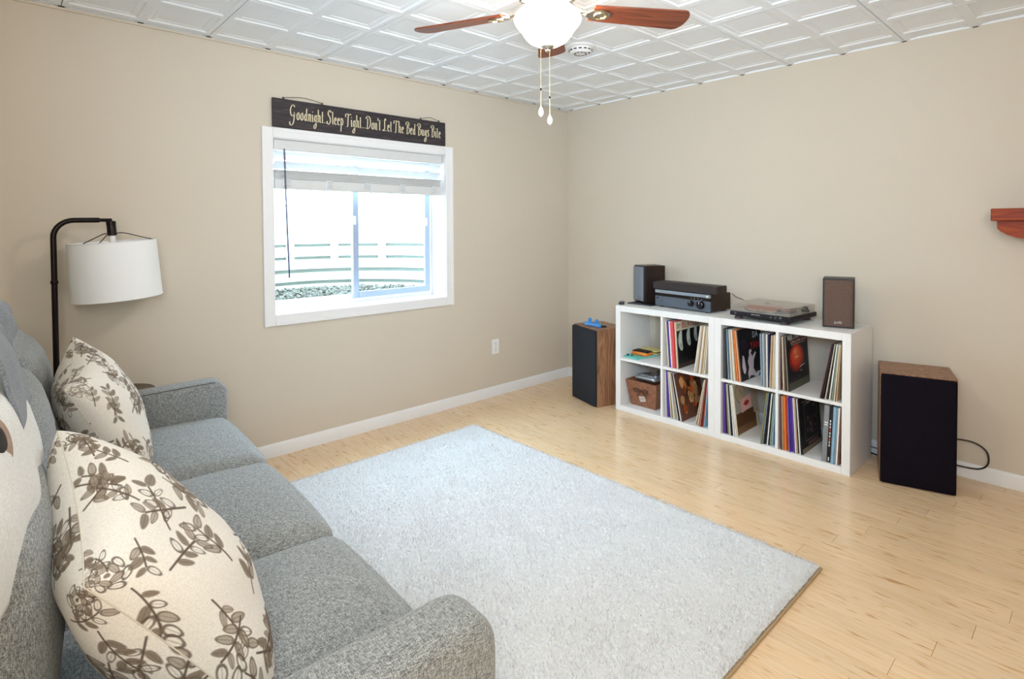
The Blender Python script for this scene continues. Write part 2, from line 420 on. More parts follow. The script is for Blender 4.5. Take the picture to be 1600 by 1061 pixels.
for k, z in enumerate(zz):
    gaph = [.034, .032, .026, .024, .004, .0, .0][k]
    obj('rib', MB().add(*band(prev, z-gaph/2 if k else .042, 0, .03)), M_wellw, well)
    prev = z+gaph/2
for u in (.33, .47, .60, .74):
    for k in (2, 3):
        obj('groove_bridge', MB().add(*band(zz[k]-.011, zz[k]+.011, .004, .026, u, u+.022, 3)), M_wellw, well)
gb = MB()
for k in range(1100):
    a = PI*random.random(); r = math.sqrt(random.random())*.97
    x = -.225-WB_*r*math.sin(a)*.99; y = -1.965-WA*r*math.cos(a)*.99
    if x > -.235: continue
    sz = random.uniform(.008, .022); R = Matrix.Rotation(random.random()*6, 4, Vector((random.random(), random.random(), random.random())).normalized())
    base = [(0, 0, 1), (1, 0, 0), (0, 1, 0), (-1, 0, 0), (0, -1, 0), (0, 0, -1)]
    vs = [R @ Vector((b[0]*sz*random.uniform(.7, 1.2), b[1]*sz*random.uniform(.7, 1.2), b[2]*sz*.7)) for b in base]
    gb.add([(v.x+x, v.y+y, v.z+.845+random.random()*.012) for v in vs], [(0, 1, 2), (0, 2, 3), (0, 3, 4), (0, 4, 1), (5, 2, 1), (5, 3, 2), (5, 4, 3), (5, 1, 4)])
m_gr = mat('pale_gravel', '6c6a60', rough=.9, var=.9, vscale=45)
gv = obj('gravel', gb, m_gr, kind='stuff', smooth=None); tag(gv, 'pale gravel on the bottom of the window well outside the glass', 'gravel')
struct('ground_outside', MB().box(-3.5, -.22, -4.5, 1.0, .80, .838), mat('well_soil', '3a3830', rough=.95), None)

# ------------------------------------------------------------------ blind
bl = thing('window_blind', 'white slatted blind drawn up to the top of the window', 'blind', (-.03, (WY0+WY1)/2, WZ1-.005))
BW = (WY1-WY0)/2-.014
M_bl = mat('white_blind_slat', 'f4f4f2', rough=.4, trans=0)
M_blg = mat('grey_blind_rail', 'dad9d6', rough=.5)
obj('headrail', MB().box(-.035, .012, -BW, BW, -.062, 0, bev=.003), M_blg, bl)
M_sl = bpy.data.materials.new('translucent_slat'); M_sl.use_nodes = True
nt = M_sl.node_tree; b = nt.nodes['Principled BSDF']; b.inputs['Base Color'].default_value = lin('f6f6f4'); b.inputs['Roughness'].default_value = .45
tl = nt.nodes.new('ShaderNodeBsdfTranslucent'); tl.inputs[0].default_value = (.9, .95, 1, 1); ms = nt.nodes.new('ShaderNodeMixShader'); ms.inputs[0].default_value = .25
nt.links.new(b.outputs[0], ms.inputs[1]); nt.links.new(tl.outputs[0], ms.inputs[2]); nt.links.new(ms.outputs[0], nt.nodes['Material Output'].inputs[0])
for k in range(2):
    zc = -.092-k*.055
    Mx = Matrix.Translation((-.014, 0, zc)) @ Matrix.Rotation(math.radians(-42), 4, 'Y')
    obj('slat', MB().box(-.031, .031, -BW+.004, BW-.004, -.0013, .0013, bev=.001, M=Mx), M_sl, bl)
st = MB()
for k in range(5): st.box(-.038, .0105, -BW+.004, BW-.004, -.228+k*.0082, -.228+k*.0082+.0060, bev=.001)
obj('stacked_slats', st, M_blg, bl)
obj('bottom_rail', MB().box(-.040, .012, -BW+.002, BW-.002, -.290, -.2305, bev=.004), M_blg, bl)
obj('stack_top_rail', MB().box(-.038, .011, -BW+.002, BW-.002, -.187, -.176, bev=.003), mat('darker_grey_rail', 'cfcfcb', rough=.5), bl)  # slightly darker grey than the other rails
M_clip = mat('clear_plastic_clip', 'f4f6f6', rough=.12, trans=.35)
for k in range(5):
    yy = -BW+.07+k*(2*BW-.14)/4
    obj('rail_clip', MB().box(.011, .020, yy-.022, yy+.022, -.275, -.225, bev=.004).box(.011, .024, yy-.014, yy+.014, -.255, -.240, bev=.003), M_clip, bl)
for yy in (-.42, -.05, .30):
    obj('ladder_cord', MB().tube([(.012, yy, -.06), (.013, yy, -.18)], .0012, 5), M_bl, bl)
obj('tilt_wand', MB().tube([(.022, -.543, -.055), (.024, -.535, -.45), (.022, -.523, -.82)], .0052, 8), mat('grey_wand', '55526a', rough=.4), bl)

# ------------------------------------------------------------------ sign
STROKES = {
 'G': (1.25, [[(1.0, 1.75), (.82, 2.0), (.5, 1.95), (.22, 1.45), (.2, .85), (.42, .45), (.75, .55), (.92, 1.0)], [(.92, 1.05), (.88, .4), (.7, -.4), (.35, -.75), (.02, -.6), (.05, -.3)]]),
 'o': (.72, [[(.42, .98), (.2, .75), (.14, .35), (.3, .03), (.52, .2), (.56, .65), (.42, .98), (.62, .9)]]),
 'd': (.75, [[(.5, .9), (.28, .8), (.14, .4), (.28, .04), (.5, .3)], [(.58, 1.75), (.52, .9), (.52, .2), (.68, .05)]]),
 'n': (.75, [[(.14, .95), (.18, .5), (.16, .02)], [(.17, .6), (.34, .95), (.5, .85), (.5, .3), (.54, .02), (.68, .1)]]),
 'i': (.42, [[(.16, .95), (.18, .4), (.22, .03), (.36, .1)], [(.19, 1.35), (.22, 1.45)]]),
 'g': (.72, [[(.5, .9), (.28, .85), (.14, .45), (.28, .08), (.5, .35)], [(.54, .95), (.5, .1), (.42, -.6), (.18, -.85), (.0, -.6), (.25, -.3), (.62, .08)]]),
 'h': (.76, [[(.2, 1.85), (.18, .9), (.16, .02)], [(.17, .6), (.36, .95), (.52, .8), (.5, .3), (.56, .02), (.7, .12)]]),
 't': (.55, [[(.26, 1.6), (.22, .8), (.24, .1), (.42, .04)], [(.04, 1.02), (.46, 1.1)]]),
 '.': (.3, [[(.1, .04), (.16, .1)]]),
 'S': (1.0, [[(.86, 1.7), (.62, 1.98), (.3, 1.75), (.3, 1.3), (.62, .85), (.66, .3), (.36, -.05), (.04, .1), (.06, .35)]]),
 'l': (.4, [[(.18, 1.85), (.16, .9), (.18, .1), (.34, .06)]]),
 'e': (.66, [[(.16, .5), (.46, .62), (.42, .92), (.24, .88), (.14, .45), (.28, .04), (.58, .14)]]),
 'p': (.74, [[(.16, .98), (.18, .1), (.12, -.8)], [(.17, .65), (.38, .97), (.56, .6), (.42, .06), (.18, .14)]]),
 'T': (1.05, [[(.0, 1.35), (.04, 1.75), (.4, 1.85), (1.0, 1.75), (1.1, 1.9)], [(.6, 1.8), (.5, .9), (.44, .1), (.2, -.1)]]),
 'D': (1.2, [[(.42, 1.6), (.38, .8), (.3, .05)], [(.0, 1.5), (.3, 1.9), (.85, 1.8), (1.05, 1.1), (.85, .3), (.4, .0), (.12, .12)]]),
 "'": (.25, [[(.12, 1.85), (.08, 1.45)]]),
 'L': (1.0, [[(.72, 1.65), (.6, 1.95), (.42, 1.6), (.42, .6), (.3, .1), (.02, .0), (.12, .2), (.5, .04), (.9, .1)]]),
 'B': (1.1, [[(.4, 1.6), (.38, .8), (.32, .05)], [(.0, 1.5), (.25, 1.9), (.72, 1.85), (.8, 1.4), (.42, 1.02), (.86, .9), (.92, .35), (.5, .0), (.2, .08)]]),
 'b': (.72, [[(.18, 1.85), (.16, .8), (.2, .1), (.4, .04), (.56, .5), (.4, .92), (.18, .6)]]),
 'u': (.74, [[(.14, .95), (.14, .3), (.28, .03), (.5, .3)], [(.52, .95), (.52, .2), (.68, .06)]]),
 's': (.58, [[(.46, .85), (.28, .98), (.16, .75), (.42, .4), (.36, .05), (.08, .1)]]),
 ' ': (.42, []),
}
def stroke_text(txt, x0, width, xh, base, w0, caps_squash=.92):
    adv = sum(STROKES[c][0] for c in txt); sx = width/adv; mb = MB(); x = x0
    for c in txt:
        a, ss = STROKES[c]
        for s_ in ss:
            P = cr([(x+px*sx, base+py*xh*(caps_squash if py > 1 else 1)) for px, py in s_], 5)
            vs = []; fs = []
            for i, p in enumerate(P):
                t = P[min(i+1, len(P)-1)]-P[max(i-1, 0)]; t = t/(np.linalg.norm(t)+1e-9); nrm = np.array([-t[1], t[0]])
                ww = w0*(.38+.62*abs(math.sin(math.atan2(t[1], t[0])-.25)))
                vs += [p+nrm*ww/2, p-nrm*ww/2]
            n = len(P)
            full_ = [(0, v[0], v[1]) for v in vs]+[(.0012, v[0], v[1]) for v in vs]
            for i in range(n-1):
                a0, b0, c0, d0 = 2*i, 2*i+1, 2*i+3, 2*i+2; o = 2*n
                fs += [(a0+o, b0+o, c0+o, d0+o), (a0, a0+o, d0+o, d0), (b0, c0, c0+o, b0+o)]
            mb.add(full_, fs)
        x += a*sx
    return mb
sg = thing('wooden_sign', 'long dark wooden sign with cream script lettering above the window', 'sign', (.004, -1.972, 1.930))
M_board = grain_mat('weathered_black_board', [(.3, '211d22'), (.55, '332c30'), (.68, '4a3d3a'), (.78, '80705f')], scale=4, stretch=(1, 2.2, 26), rough=.6, dist=1.2, detail=8)
obj('board', MB().box(.002, .020, -.611, .611, 0, .166, bev=.0025), M_board, sg)
M_ink = mat('cream_paint', 'd9ccaa', rough=.7)
sm = stroke_text("Goodnight..Sleep Tight...Don't Let The Bed Bugs Bite", -.515, 1.085, .046, .052, .0066)
obj('lettering', sm.mesh('lettering', M_ink), parent=sg, loc=(.0198, 0, 0))
M_wire = mat('rusty_wire', '6b5d4c', rough=.5, metal=.7)
for y0, y1 in ((-.545, -.31), (.405, .560)):
    pts = cr([(.010, y0, .160), (.010, y0+.002, .172), (.010, y0+.03, .180), (.010, (y0+y1)/2, .190), (.010, y1-.03, .180), (.010, y1-.002, .172), (.010, y1, .160)], 5)
    obj('hanging_wire', MB().tube(pts, .0016, 6), M_wire, sg)
    for yy in (y0, y1): obj('screw_eye', MB().lathe([(.001, .160), (.006, .166), (.007, .172), (.005, .178), (.001, .179)], (.010, yy, 0), 10), M_wire, sg)

# ------------------------------------------------------------------ outlet
ou = thing('wall_outlet', 'white double wall outlet low on the window wall', 'outlet', (0, -.874, .392))
obj('cover_plate', MB().box(.0, .006, -.036, .036, -.058, .058, bev=.0025), M_white, ou)
for zc in (-.025, .025):
    r_ = obj('receptacle', MB().box(.005, .0085, -.017, .017, zc-.017, zc+.017, bev=.0015), M_white, ou)
    obj('slot', MB().box(.0082, .0088, -.009, -.0065, zc-.002, zc+.009).box(.0082, .0088, .0065, .009, zc-.002, zc+.008).box(.0082, .0088, -.0025, .0025, zc-.012, zc-.007), M_gap, r_, smooth=None)
obj('screw', MB().lathe([(.003, 0), (.003, .0012)], (0, 0, 0), 8, M=Matrix.Translation((.006, 0, 0)) @ Matrix.Rotation(PI/2, 4, 'Y')), M_steel, ou)

# ------------------------------------------------------------------ smoke alarm on the ceiling
sa = thing('smoke_alarm', 'round white smoke alarm on the ceiling behind the fan', 'smoke alarm', (1.235, -1.285, H))
obj('base_ring', MB().lathe([(.085, 0), (.085, -.008), (.075, -.014), (.02, -.014)], n=36), M_white, sa)
obj('dome', MB().lathe([(.066, -.013), (.064, -.030), (.052, -.040), (.0, -.042)], n=36), M_white, sa)
sl = MB()
for k in range(14):
    a = 2*PI*k/14; sl.box(.055, .0662, -.009, .009, -.0285, -.0225, M=Matrix.Rotation(a, 4, 'Z'))
for k in range(10):
    a = 2*PI*k/10; sl.box(.030, .036, -.007, .007, -.0425, -.0395, M=Matrix.Rotation(a, 4, 'Z'))
obj('vent_slot', sl, M_gap, sa, smooth=None)
obj('sensor_hole', MB().lathe([(.006, -.039), (.006, -.0425)], (.047, .02, 0), 12), M_gap, sa)

# ------------------------------------------------------------------ ceiling fan
FX, FY = 1.905, -2.262
fan = thing('ceiling_fan', 'ceiling fan with cherry wood blades and a lit white glass bowl', 'ceiling fan', (FX, FY, H))
Z = lambda z: z-H
obj('canopy', MB().lathe([(.085, Z(H)), (.088, Z(H-.02)), (.07, Z(H-.05)), (.05, Z(H-.055))], n=32), M_steel, fan)
obj('motor_housing', MB().lathe([(.05, Z(H-.055)), (.115, Z(2.305)), (.135, Z(2.27)), (.135, Z(2.215)), (.11, Z(2.185)), (.075, Z(2.175))], n=40), M_steel, fan)
fit_ = obj('light_fitter', MB().lathe([(.06, Z(2.178)), (.075, Z(2.172)), (.078, Z(2.160)), (.055, Z(2.152))], n=32), M_steel, fan)
g = bpy.data.materials.new('lit_frosted_glass'); g.use_nodes = True; b = g.node_tree.nodes['Principled BSDF']
b.inputs['Base Color'].default_value = (1, .97, .92, 1); b.inputs['Emission Color'].default_value = (1, .84, .68, 1); b.inputs['Emission Strength'].default_value = 54
prof = [(.068, 2.164), (.082, 2.150), (.103, 2.134), (.119, 2.118), (.124, 2.104), (.120, 2.090), (.110, 2.077), (.099, 2.064), (.090, 2.050), (.081, 2.036), (.066, 2.022), (.045, 2.011), (.02, 2.006)]
obj('glass_bowl', MB().lathe([(r, Z(z)) for r, z in prof], n=48), g, fan, smooth=80, label='glowing white glass bowl')
obj('finial', MB().lathe([(.024, Z(2.010)), (.026, Z(2.004)), (.018, Z(1.999)), (.007, Z(1.995)), (.009, Z(1.988)), (.004, Z(1.983))], n=20), M_steel, fan)
bz = Z(2.14)
bprof = []
for t in np.linspace(0, 1, 13)[:-1]: bprof.append((.17+.33*t, -(.048+.014*t)))
for a in np.linspace(-78, 78, 11): bprof.append((.505+.055*math.cos(math.radians(a))**.6, .064*math.sin(math.radians(a))/math.sin(math.radians(78))))
for t in np.linspace(1, 0, 13)[1:]: bprof.append((.17+.33*t, (.048+.014*t)))
blade_me = None
for k, ang in enumerate((131.5, 59.5, -12.5, -84.5, 203.5)):
    a = math.radians(ang); Rm = Matrix.Rotation(a, 4, 'Z')
    e = (math.radians(11), 0, 0)
    if blade_me is None:
        blade_me = MB().prism(bprof, -.003, .003, 'z').mesh('blade', M_cherry, 30)
        br = MB().prism([(.09, -.012), (.15, -.010), (.17, -.030), (.205, -.034), (.235, -.022), (.245, 0), (.235, .022), (.205, .034), (.17, .030), (.15, .010), (.09, .012)], -.0085, -.003, 'z')
        br.tube([(.085, 0, .03), (.11, 0, .012), (.15, 0, -.006)], .009, 8)
        br_me = br.mesh('blade_bracket', M_steel, 35)
        rg = MB(); pts = [(.205+.024*math.cos(t), .020*math.sin(t), -.0095) for t in np.linspace(0, 2*PI, 25)]
        rg.tube(pts, .0035, 6); rg_me = rg.mesh('bracket_ring', mat('warm_brass', 'd8c7a0', rough=.25, metal=1), 60)
    bo = obj('blade', blade_me, parent=fan); bo.matrix_local = Matrix.Translation((0, 0, bz)) @ Rm @ Matrix.Rotation(math.radians(-11), 4, 'X')
    q = obj('blade_bracket', br_me, parent=bo); obj('bracket_ring', rg_me, parent=bo)
M_cry = mat('clear_crystal', 'f6efe4', rough=.05, trans=.7)
for (dx, dy, z0, zb) in ((-.018, -.018, 1.995, 1.765), (.004, .006, 1.99, 1.735)):
    ch = obj('pull_chain', MB().tube([(dx, dy, Z(z0)), (dx, dy, Z(zb+.02))], .0010, 6), mat('chain_brass', 'c9b48a', rough=.3, metal=1), fan)
    obj('chain_coupler', MB().lathe([(.001, .004), (.003, .002), (.003, -.004), (.001, -.006)], (dx, dy, Z(zb+.085)), 8), M_dark, ch)
    obj('pull_knob', MB().lathe([(.001, .024), (.004, .018), (.010, .006), (.0115, -.004), (.008, -.013), (.001, -.018)], (dx, dy, Z(zb)), 14), M_cry, ch, label='clear crystal drop')

# ------------------------------------------------------------------ mantel shelf
mt = thing('mantel_shelf', 'red cherry wood mantel shelf with curved underside at the right edge', 'mantel shelf', (2.918, 0, 1.271))
obj('top_board', MB().box(0, 1.30, -.20, -.001, .088, .148, bev=.004), M_mantel, mt)
prof2 = [(.022, .087), (.022, .052), (.035, .036), (.06, .020), (.09, .008), (.13, 0), (1.15, 0), (1.19, .008), (1.24, .036), (1.26, .052), (1.26, .087)]
obj('curved_apron', MB().prism(prof2, -.175, -.002, 'y'), M_mantel, mt, smooth=20)

# ------------------------------------------------------------------ rug
def rug():
    x0, x1, y0, y1 = .43, 2.575, -3.02, -1.432
    t = thing('shag_rug', 'large off-white shag rug on the bamboo floor in front of the sofa', 'rug', ((x0+x1)/2, (y0+y1)/2, 0))
    w_, d_ = (x1-x0)/2, (y1-y0)/2
    obj('backing', MB().box(-w_, w_, -d_, d_, .0005, .007, bev=.002), mat('rug_backing', 'b7a183', rough=.9), t)
    eb = MB()
    for (a, b) in (((-w_, -d_), (w_, -d_)), ((w_, -d_), (w_, d_)), ((w_, d_), (-w_, d_)), ((-w_, d_), (-w_, -d_))):
        eb.tube([(a[0], a[1], .0055), (b[0], b[1], .0055)], .004, 8)
    obj('edge_binding', eb, mat('tan_binding', 'b49a78', rough=.9), t)
    # pile: a lumpy bed and many leaning tufts
    nx, ny = 430, 320
    X, Y = np.meshgrid(np.linspace(-w_+.006, w_-.006, nx), np.linspace(-d_+.006, d_-.006, ny)); nn = RNG.normal(size=X.shape)
    def sm_(a, r):
        k = np.ones(r)/r
        a = np.apply_along_axis(lambda v: np.convolve(v, k, 'same'), 0, a); return np.apply_along_axis(lambda v: np.convolve(v, k, 'same'), 1, a)
    low = sm_(RNG.normal(size=X.shape), 24); low /= low.std()
    edge = np.minimum(1, np.minimum(w_-np.abs(X), d_-np.abs(Y))/.03)
    Zm = .006+(.014+.0025*np.clip(nn, -2, 2)+.0007*low)*edge**.5
    v = np.stack([X, Y, Zm], -1).reshape(-1, 3)
    i = np.arange(nx*ny).reshape(ny, nx); q = np.stack([i[:-1, :-1], i[:-1, 1:], i[1:, 1:], i[1:, :-1]], -1).reshape(-1, 4)
    me = bpy.data.meshes.new('pile_bed'); me.vertices.add(len(v)); me.vertices.foreach_set('co', v.ravel())
    me.loops.add(q.size); me.loops.foreach_set('vertex_index', q.ravel()); me.polygons.add(len(q)); me.polygons.foreach_set('loop_start', np.arange(0, q.size, 4)); me.update(); me.validate()
    mp_ = mat('off_white_pile', 'e0e1e2', rough=1, var=.13, vscale=160, spec=.05)
    me.materials.append(mp_); me.polygons.foreach_set('use_smooth', [True]*len(me.polygons))
    obj('pile_bed', me, parent=t, kind='stuff')
    N = 190000
    px = RNG.uniform(-w_+.004, w_-.004, N); py = RNG.uniform(-d_+.004, d_-.004, N)
    ang = RNG.uniform(0, 2*PI, N); lx = RNG.normal(size=N)*.006; ly = RNG.normal(size=N)*.006; hh = RNG.uniform(.016, .033, N); ww = RNG.uniform(.0012, .0024, N)
    cxa, sxa = np.cos(ang)*ww, np.sin(ang)*ww
    V = np.zeros((N, 3, 3)); V[:, 0] = np.stack([px-cxa, py-sxa, np.full(N, .010)], 1); V[:, 1] = np.stack([px+cxa, py+sxa, np.full(N, .010)], 1); V[:, 2] = np.stack([np.clip(px+lx, -w_-.002, w_+.002), np.clip(py+ly, -d_-.002, d_+.002), hh], 1)
    me = bpy.data.meshes.new('pile'); me.vertices.add(3*N); me.vertices.foreach_set('co', V.ravel()); me.loops.add(3*N); me.loops.foreach_set('vertex_index', np.arange(3*N)); me.polygons.add(N); me.polygons.foreach_set('loop_start', np.arange(0, 3*N, 3)); me.update(); me.validate()
    me.materials.append(mp_)
    obj('pile', me, parent=t, kind='stuff')
rug()

# ------------------------------------------------------------------ sofa
SROT = -.050
sofa = thing('sofa', 'grey heathered three-seat sofa facing the record shelf', 'sofa', (1.43, -3.010, 0), SROT)
# local frame: x along the sofa, front at y = 0, going back to -0.92
A0, A1 = -1.115, 1.115; AT = .122
def sofa_part(nm, mb, loc, **k): return obj(nm, shifted(mb, loc), M_sofa, sofa, smooth=60, **k)
obj('frame', MB().box(A0+AT, A1-AT, -.86, -.035, .13, .30, bev=.015), M_sofa, sofa)
obj('back_panel', shifted(rbox(A1-A0-2*AT+.02, .15, .62, .05, 10), (0, -.915, .52)), M_sofa, sofa, smooth=60)
W3 = (A1-A0-2*AT)/3
for k in range(3):
    xc = A0+AT+W3*(k+.5)
    sofa_part('seat_cushion', rbox(W3-.006, .70, .155, .055, 22, crown=(0, .02, .034), pw=2.6), (xc, -.355, .372))
    sofa_part('back_cushion', rbox(W3-.02, .20, .50, .09, 16, crown=(.0, .055, .02), pw=2.2), (xc, -.800, .715))
def arm(xc, sgn, rr_=.066, bev=.030):
    prof = [(-.90, .14), (-.012, .14), (.0, .16)]
    for a in np.linspace(0, 90, 9): prof.append((-rr_+rr_*math.cos(math.radians(a)), .612-rr_+rr_*math.sin(math.radians(a))))
    prof += [(-.30, .607), (-.60, .598), (-.86, .592), (-.90, .56)]
    bm = bmesh.new(); mb = MB().prism(prof, -AT/2, AT/2, 'x')
    vs = [bm.verts.new(v) for v in mb.v]
    for f in mb.f: bm.faces.new([vs[i] for i in f])
    bmesh.ops.recalc_face_normals(bm, faces=bm.faces)
    ed = [e for e in bm.edges if abs(e.verts[0].co.x-e.verts[1].co.x) < 1e-6]
    bmesh.ops.bevel(bm, geom=ed, offset=bev, segments=6, profile=.6, affect='EDGES')
    me = bpy.data.meshes.new('armrest'); bm.to_mesh(me); bm.free(); me.materials.append(M_sofa)
    me.polygons.foreach_set('use_smooth', [True]*len(me.polygons)); me.set_sharp_from_angle(angle=math.radians(50))
    o = obj('armrest', me, parent=sofa, loc=(xc, 0, 0))
    if sgn < 0:
        pts = [(AT/2-bev*.27, y-(bev*.27 if y > -.10 else 0), z-bev*.27) for y, z in prof[4:-1]]
        obj('piping', MB().tube(cr(pts, 2), .0030, 6), mat('dark_grey_piping', '4c4f52', rough=.9), o)
arm(A0+AT/2, -1); arm(A1-AT/2, 1, .080, .042)
for x_ in (A0+.10, A1-.10):
    for y_ in (-.08, -.80):
        obj('leg', MB().lathe([(.016, 0), (.026, .135)], (x_, y_, .008 if y_ > -.2 else 0), 14), grain_mat('dark_leg_wood', [(.3, '3a261a'), (.7, '5a3d2a')]) if 'dark_leg_wood' not in MC else MC['dark_leg_wood'], sofa)

# ------------------------------------------------------------------ printed pillows
def botanical(N, seed, rep=1.0):
    rng = np.random.default_rng(seed)
    img = np.zeros((N, N, 3)); cream = np.array(lin('efe9df')[:3]); img[:] = cream
    yy, xx = np.mgrid[0:N, 0:N]/(N-1)
    T1 = np.array(lin('7f705f')[:3]); T2 = np.array(lin('9a8b79')[:3]); T3 = np.array(lin('65564a')[:3])
    def blend(m, c, x0, x1, y0, y1): img[y0:y1, x0:x1] = img[y0:y1, x0:x1]*(1-m[..., None])+c*m[..., None]
    def win(cx, cy, r):
        return max(0, int((cx-r)*N)), min(N, int((cx+r)*N)+2), max(0, int((cy-r)*N)), min(N, int((cy+r)*N)+2)
    def leaf(cx, cy, a, L, W, style):
        x0, x1, y0, y1 = win(cx, cy, L*1.2)
        if x1 <= x0 or y1 <= y0: return
        u = (xx[y0:y1, x0:x1]-cx)*math.cos(a)+(yy[y0:y1, x0:x1]-cy)*math.sin(a); v = -(xx[y0:y1, x0:x1]-cx)*math.sin(a)+(yy[y0:y1, x0:x1]-cy)*math.cos(a)
        d = np.sqrt((u/L)**2+(v/(W*(1-.25*u/L)))**2); s = 1/(N*W)
        if style == 0: blend(np.clip((1-d)/s, 0, 1)*.9, T1, x0, x1, y0, y1)
        elif style == 1: blend(np.clip((.24-np.abs(d-.8))/s, 0, 1)*.9, T3, x0, x1, y0, y1)
        else:
            blend(np.clip((1-d)/s, 0, 1)*.75, T2, x0, x1, y0, y1)
            blend(np.clip((.2-np.abs(d-.85))/s, 0, 1)*.8, T3, x0, x1, y0, y1)
        blend(np.clip((.0022-np.abs(v))*N, 0, 1)*(np.abs(u) < L*.7)*.7, T3, x0, x1, y0, y1)
    def sprig(x, y, a, n, curl, sc):
        for k in range(n):
            for s in range(12):
                x += math.cos(a)*.0029*sc; y += math.sin(a)*.0029*sc
                x0, x1, y0, y1 = win(x, y, .008*sc)
                if x1 > x0 and y1 > y0:
                    d = np.hypot(xx[y0:y1, x0:x1]-x, yy[y0:y1, x0:x1]-y); blend(np.clip((.0030*sc-d)*N+.5, 0, 1), T3, x0, x1, y0, y1)
                a += curl*.4
            st = rng.integers(0, 3)
            for sd in (-1, 1):
                if rng.random() < .9:
                    la = a+sd*rng.uniform(.7, 1.1); L = rng.uniform(.021, .031)*sc
                    leaf(x+math.cos(la)*L*1.05, y+math.sin(la)*L*1.05, la, L, L*rng.uniform(.42, .55), (st+rng.integers(0, 2)) % 3)
    def flower(x, y, s):
        for ring, n in ((.055, 7), (.032, 5)):
            for k in range(n):
                a = 2*PI*k/n+ring*30; leaf(x+math.cos(a)*ring*s, y+math.sin(a)*ring*s, a+PI/2+.3, .028*s, .013*s, 1 if ring > .04 else 2)
        leaf(x, y, .5, .013*s, .011*s, 0)
    flower(.40, .60, 1.5); flower(.86, .14, 1.3); flower(.08, .12, 1.3); flower(.90, .88, 1.3)
    spots = []
    for k in range(4000):
        x, y = rng.uniform(-.03, 1.03, 2)
        if all((x-p[0])**2+(y-p[1])**2 > .108**2 for p in spots) and (x-.40)**2+(y-.60)**2 > .11**2: spots.append((x, y))
    for x, y in spots: sprig(x, y, rng.uniform(0, 2*PI), int(rng.integers(3, 5)), rng.choice([-1, 1])*rng.uniform(.005, .02), 1.15)
    return img
M_print = attr_mat('printed_linen')
def pillow(label, q, a, seed, N=300, grp=None):
    cx, cy, cz, yaw, lean, roll, T = q
    n = Vector((math.sin(yaw)*math.cos(lean), math.cos(yaw)*math.cos(lean), math.sin(lean)))
    h = Vector((math.cos(yaw), -math.sin(yaw), 0)); u2 = h.cross(n)
    flip = 1
    if u2.z < 0: u2 = -u2; flip = -1
    h2 = math.cos(roll)*h+math.sin(roll)*u2; w2 = -math.sin(roll)*h+math.cos(roll)*u2
    t = thing('throw_pillow', label, 'pillow', (cx, cy, cz), group=grp)
    t.matrix_world = Matrix(((h2.x, w2.x, n.x, cx), (h2.y, w2.y, n.y, cy), (h2.z, w2.z, n.z, cz), (0, 0, 0, 1))) if flip == 1 else Matrix(((h2.x, w2.x, n.x, cx), (h2.y, w2.y, n.y, cy), (h2.z, w2.z, n.z, cz), (0, 0, 0, 1)))
    g_ = np.sin(np.linspace(-1, 1, N)*PI/2); U, V = np.meshgrid(g_, g_)
    X = a*U*(1-.08*(1-V**2)*U**2); Y = a*V*(1-.08*(1-U**2)*V**2); base = ((1-U**2)*(1-V**2)).clip(0)**.42
    rng = np.random.default_rng(seed)
    wr = sum(np.sin(U*fx+V*fy+ph)*am for fx, fy, ph, am in ((5, 3, rng.random()*6, .012), (-4, 7, rng.random()*6, .010), (9, -6, rng.random()*6, .006), (2, -3, rng.random()*6, .02)))
    Zt = T*base*(1+wr*2)
    me = bpy.data.meshes.new('cover'); nv = N*N
    co = np.concatenate([np.stack([X, Y, Zt], -1).reshape(-1, 3), np.stack([X, Y, -Zt], -1).reshape(-1, 3)])
    i = np.arange(nv).reshape(N, N); q4 = np.stack([i[:-1, :-1], i[:-1, 1:], i[1:, 1:], i[1:, :-1]], -1).reshape(-1, 4)
    q4 = np.concatenate([q4, q4[:, ::-1]+nv])
    me.vertices.add(2*nv); me.vertices.foreach_set('co', co.ravel()); me.loops.add(q4.size); me.loops.foreach_set('vertex_index', q4.ravel().astype(np.int32)); me.polygons.add(len(q4)); me.polygons.foreach_set('loop_start', np.arange(0, q4.size, 4)); me.update(); me.validate()
    c1 = botanical(N, seed); c2 = botanical(N, seed+5)
    at = me.attributes.new('print', 'FLOAT_COLOR', 'POINT')
    cc = np.concatenate([c1.reshape(-1, 3), c2.reshape(-1, 3)]); at.data.foreach_set('color', np.concatenate([cc, np.ones((len(cc), 1))], 1).astype(np.float32).ravel())
    me.materials.append(M_print); me.polygons.foreach_set('use_smooth', [True]*len(me.polygons))
    obj('cover', me, parent=t)
    k = np.linspace(-1, 1, 24); e = []
    for u in k: e.append((a*u*(1-0*u), -a*(1-.08*(1-u*u)), 0))
    for u in k[1:]: e.append((a*(1-.08*(1-u*u)), a*u, 0))
    for u in k[::-1][1:]: e.append((a*u, a*(1-.08*(1-u*u)), 0))
    for u in k[::-1][1:]: e.append((-a*(1-.08*(1-u*u)), a*u, 0))
    obj('seam', MB().tube(e, .0013, 6), mat('cream_linen_seam', 'd9cfbf', rough=.95), t)
    return t
pillow('cream pillow with taupe leaf print leaning at the far end of the sofa', (.985, -3.506, .70, .206, .396, -.203, .109), .23, 3, N=240)
pillow('large cream leaf-print pillow nearest the camera, beside the near sofa arm', (2.112, -3.552, .688, .113, .564, -.194, .124), .25, 11, N=400)

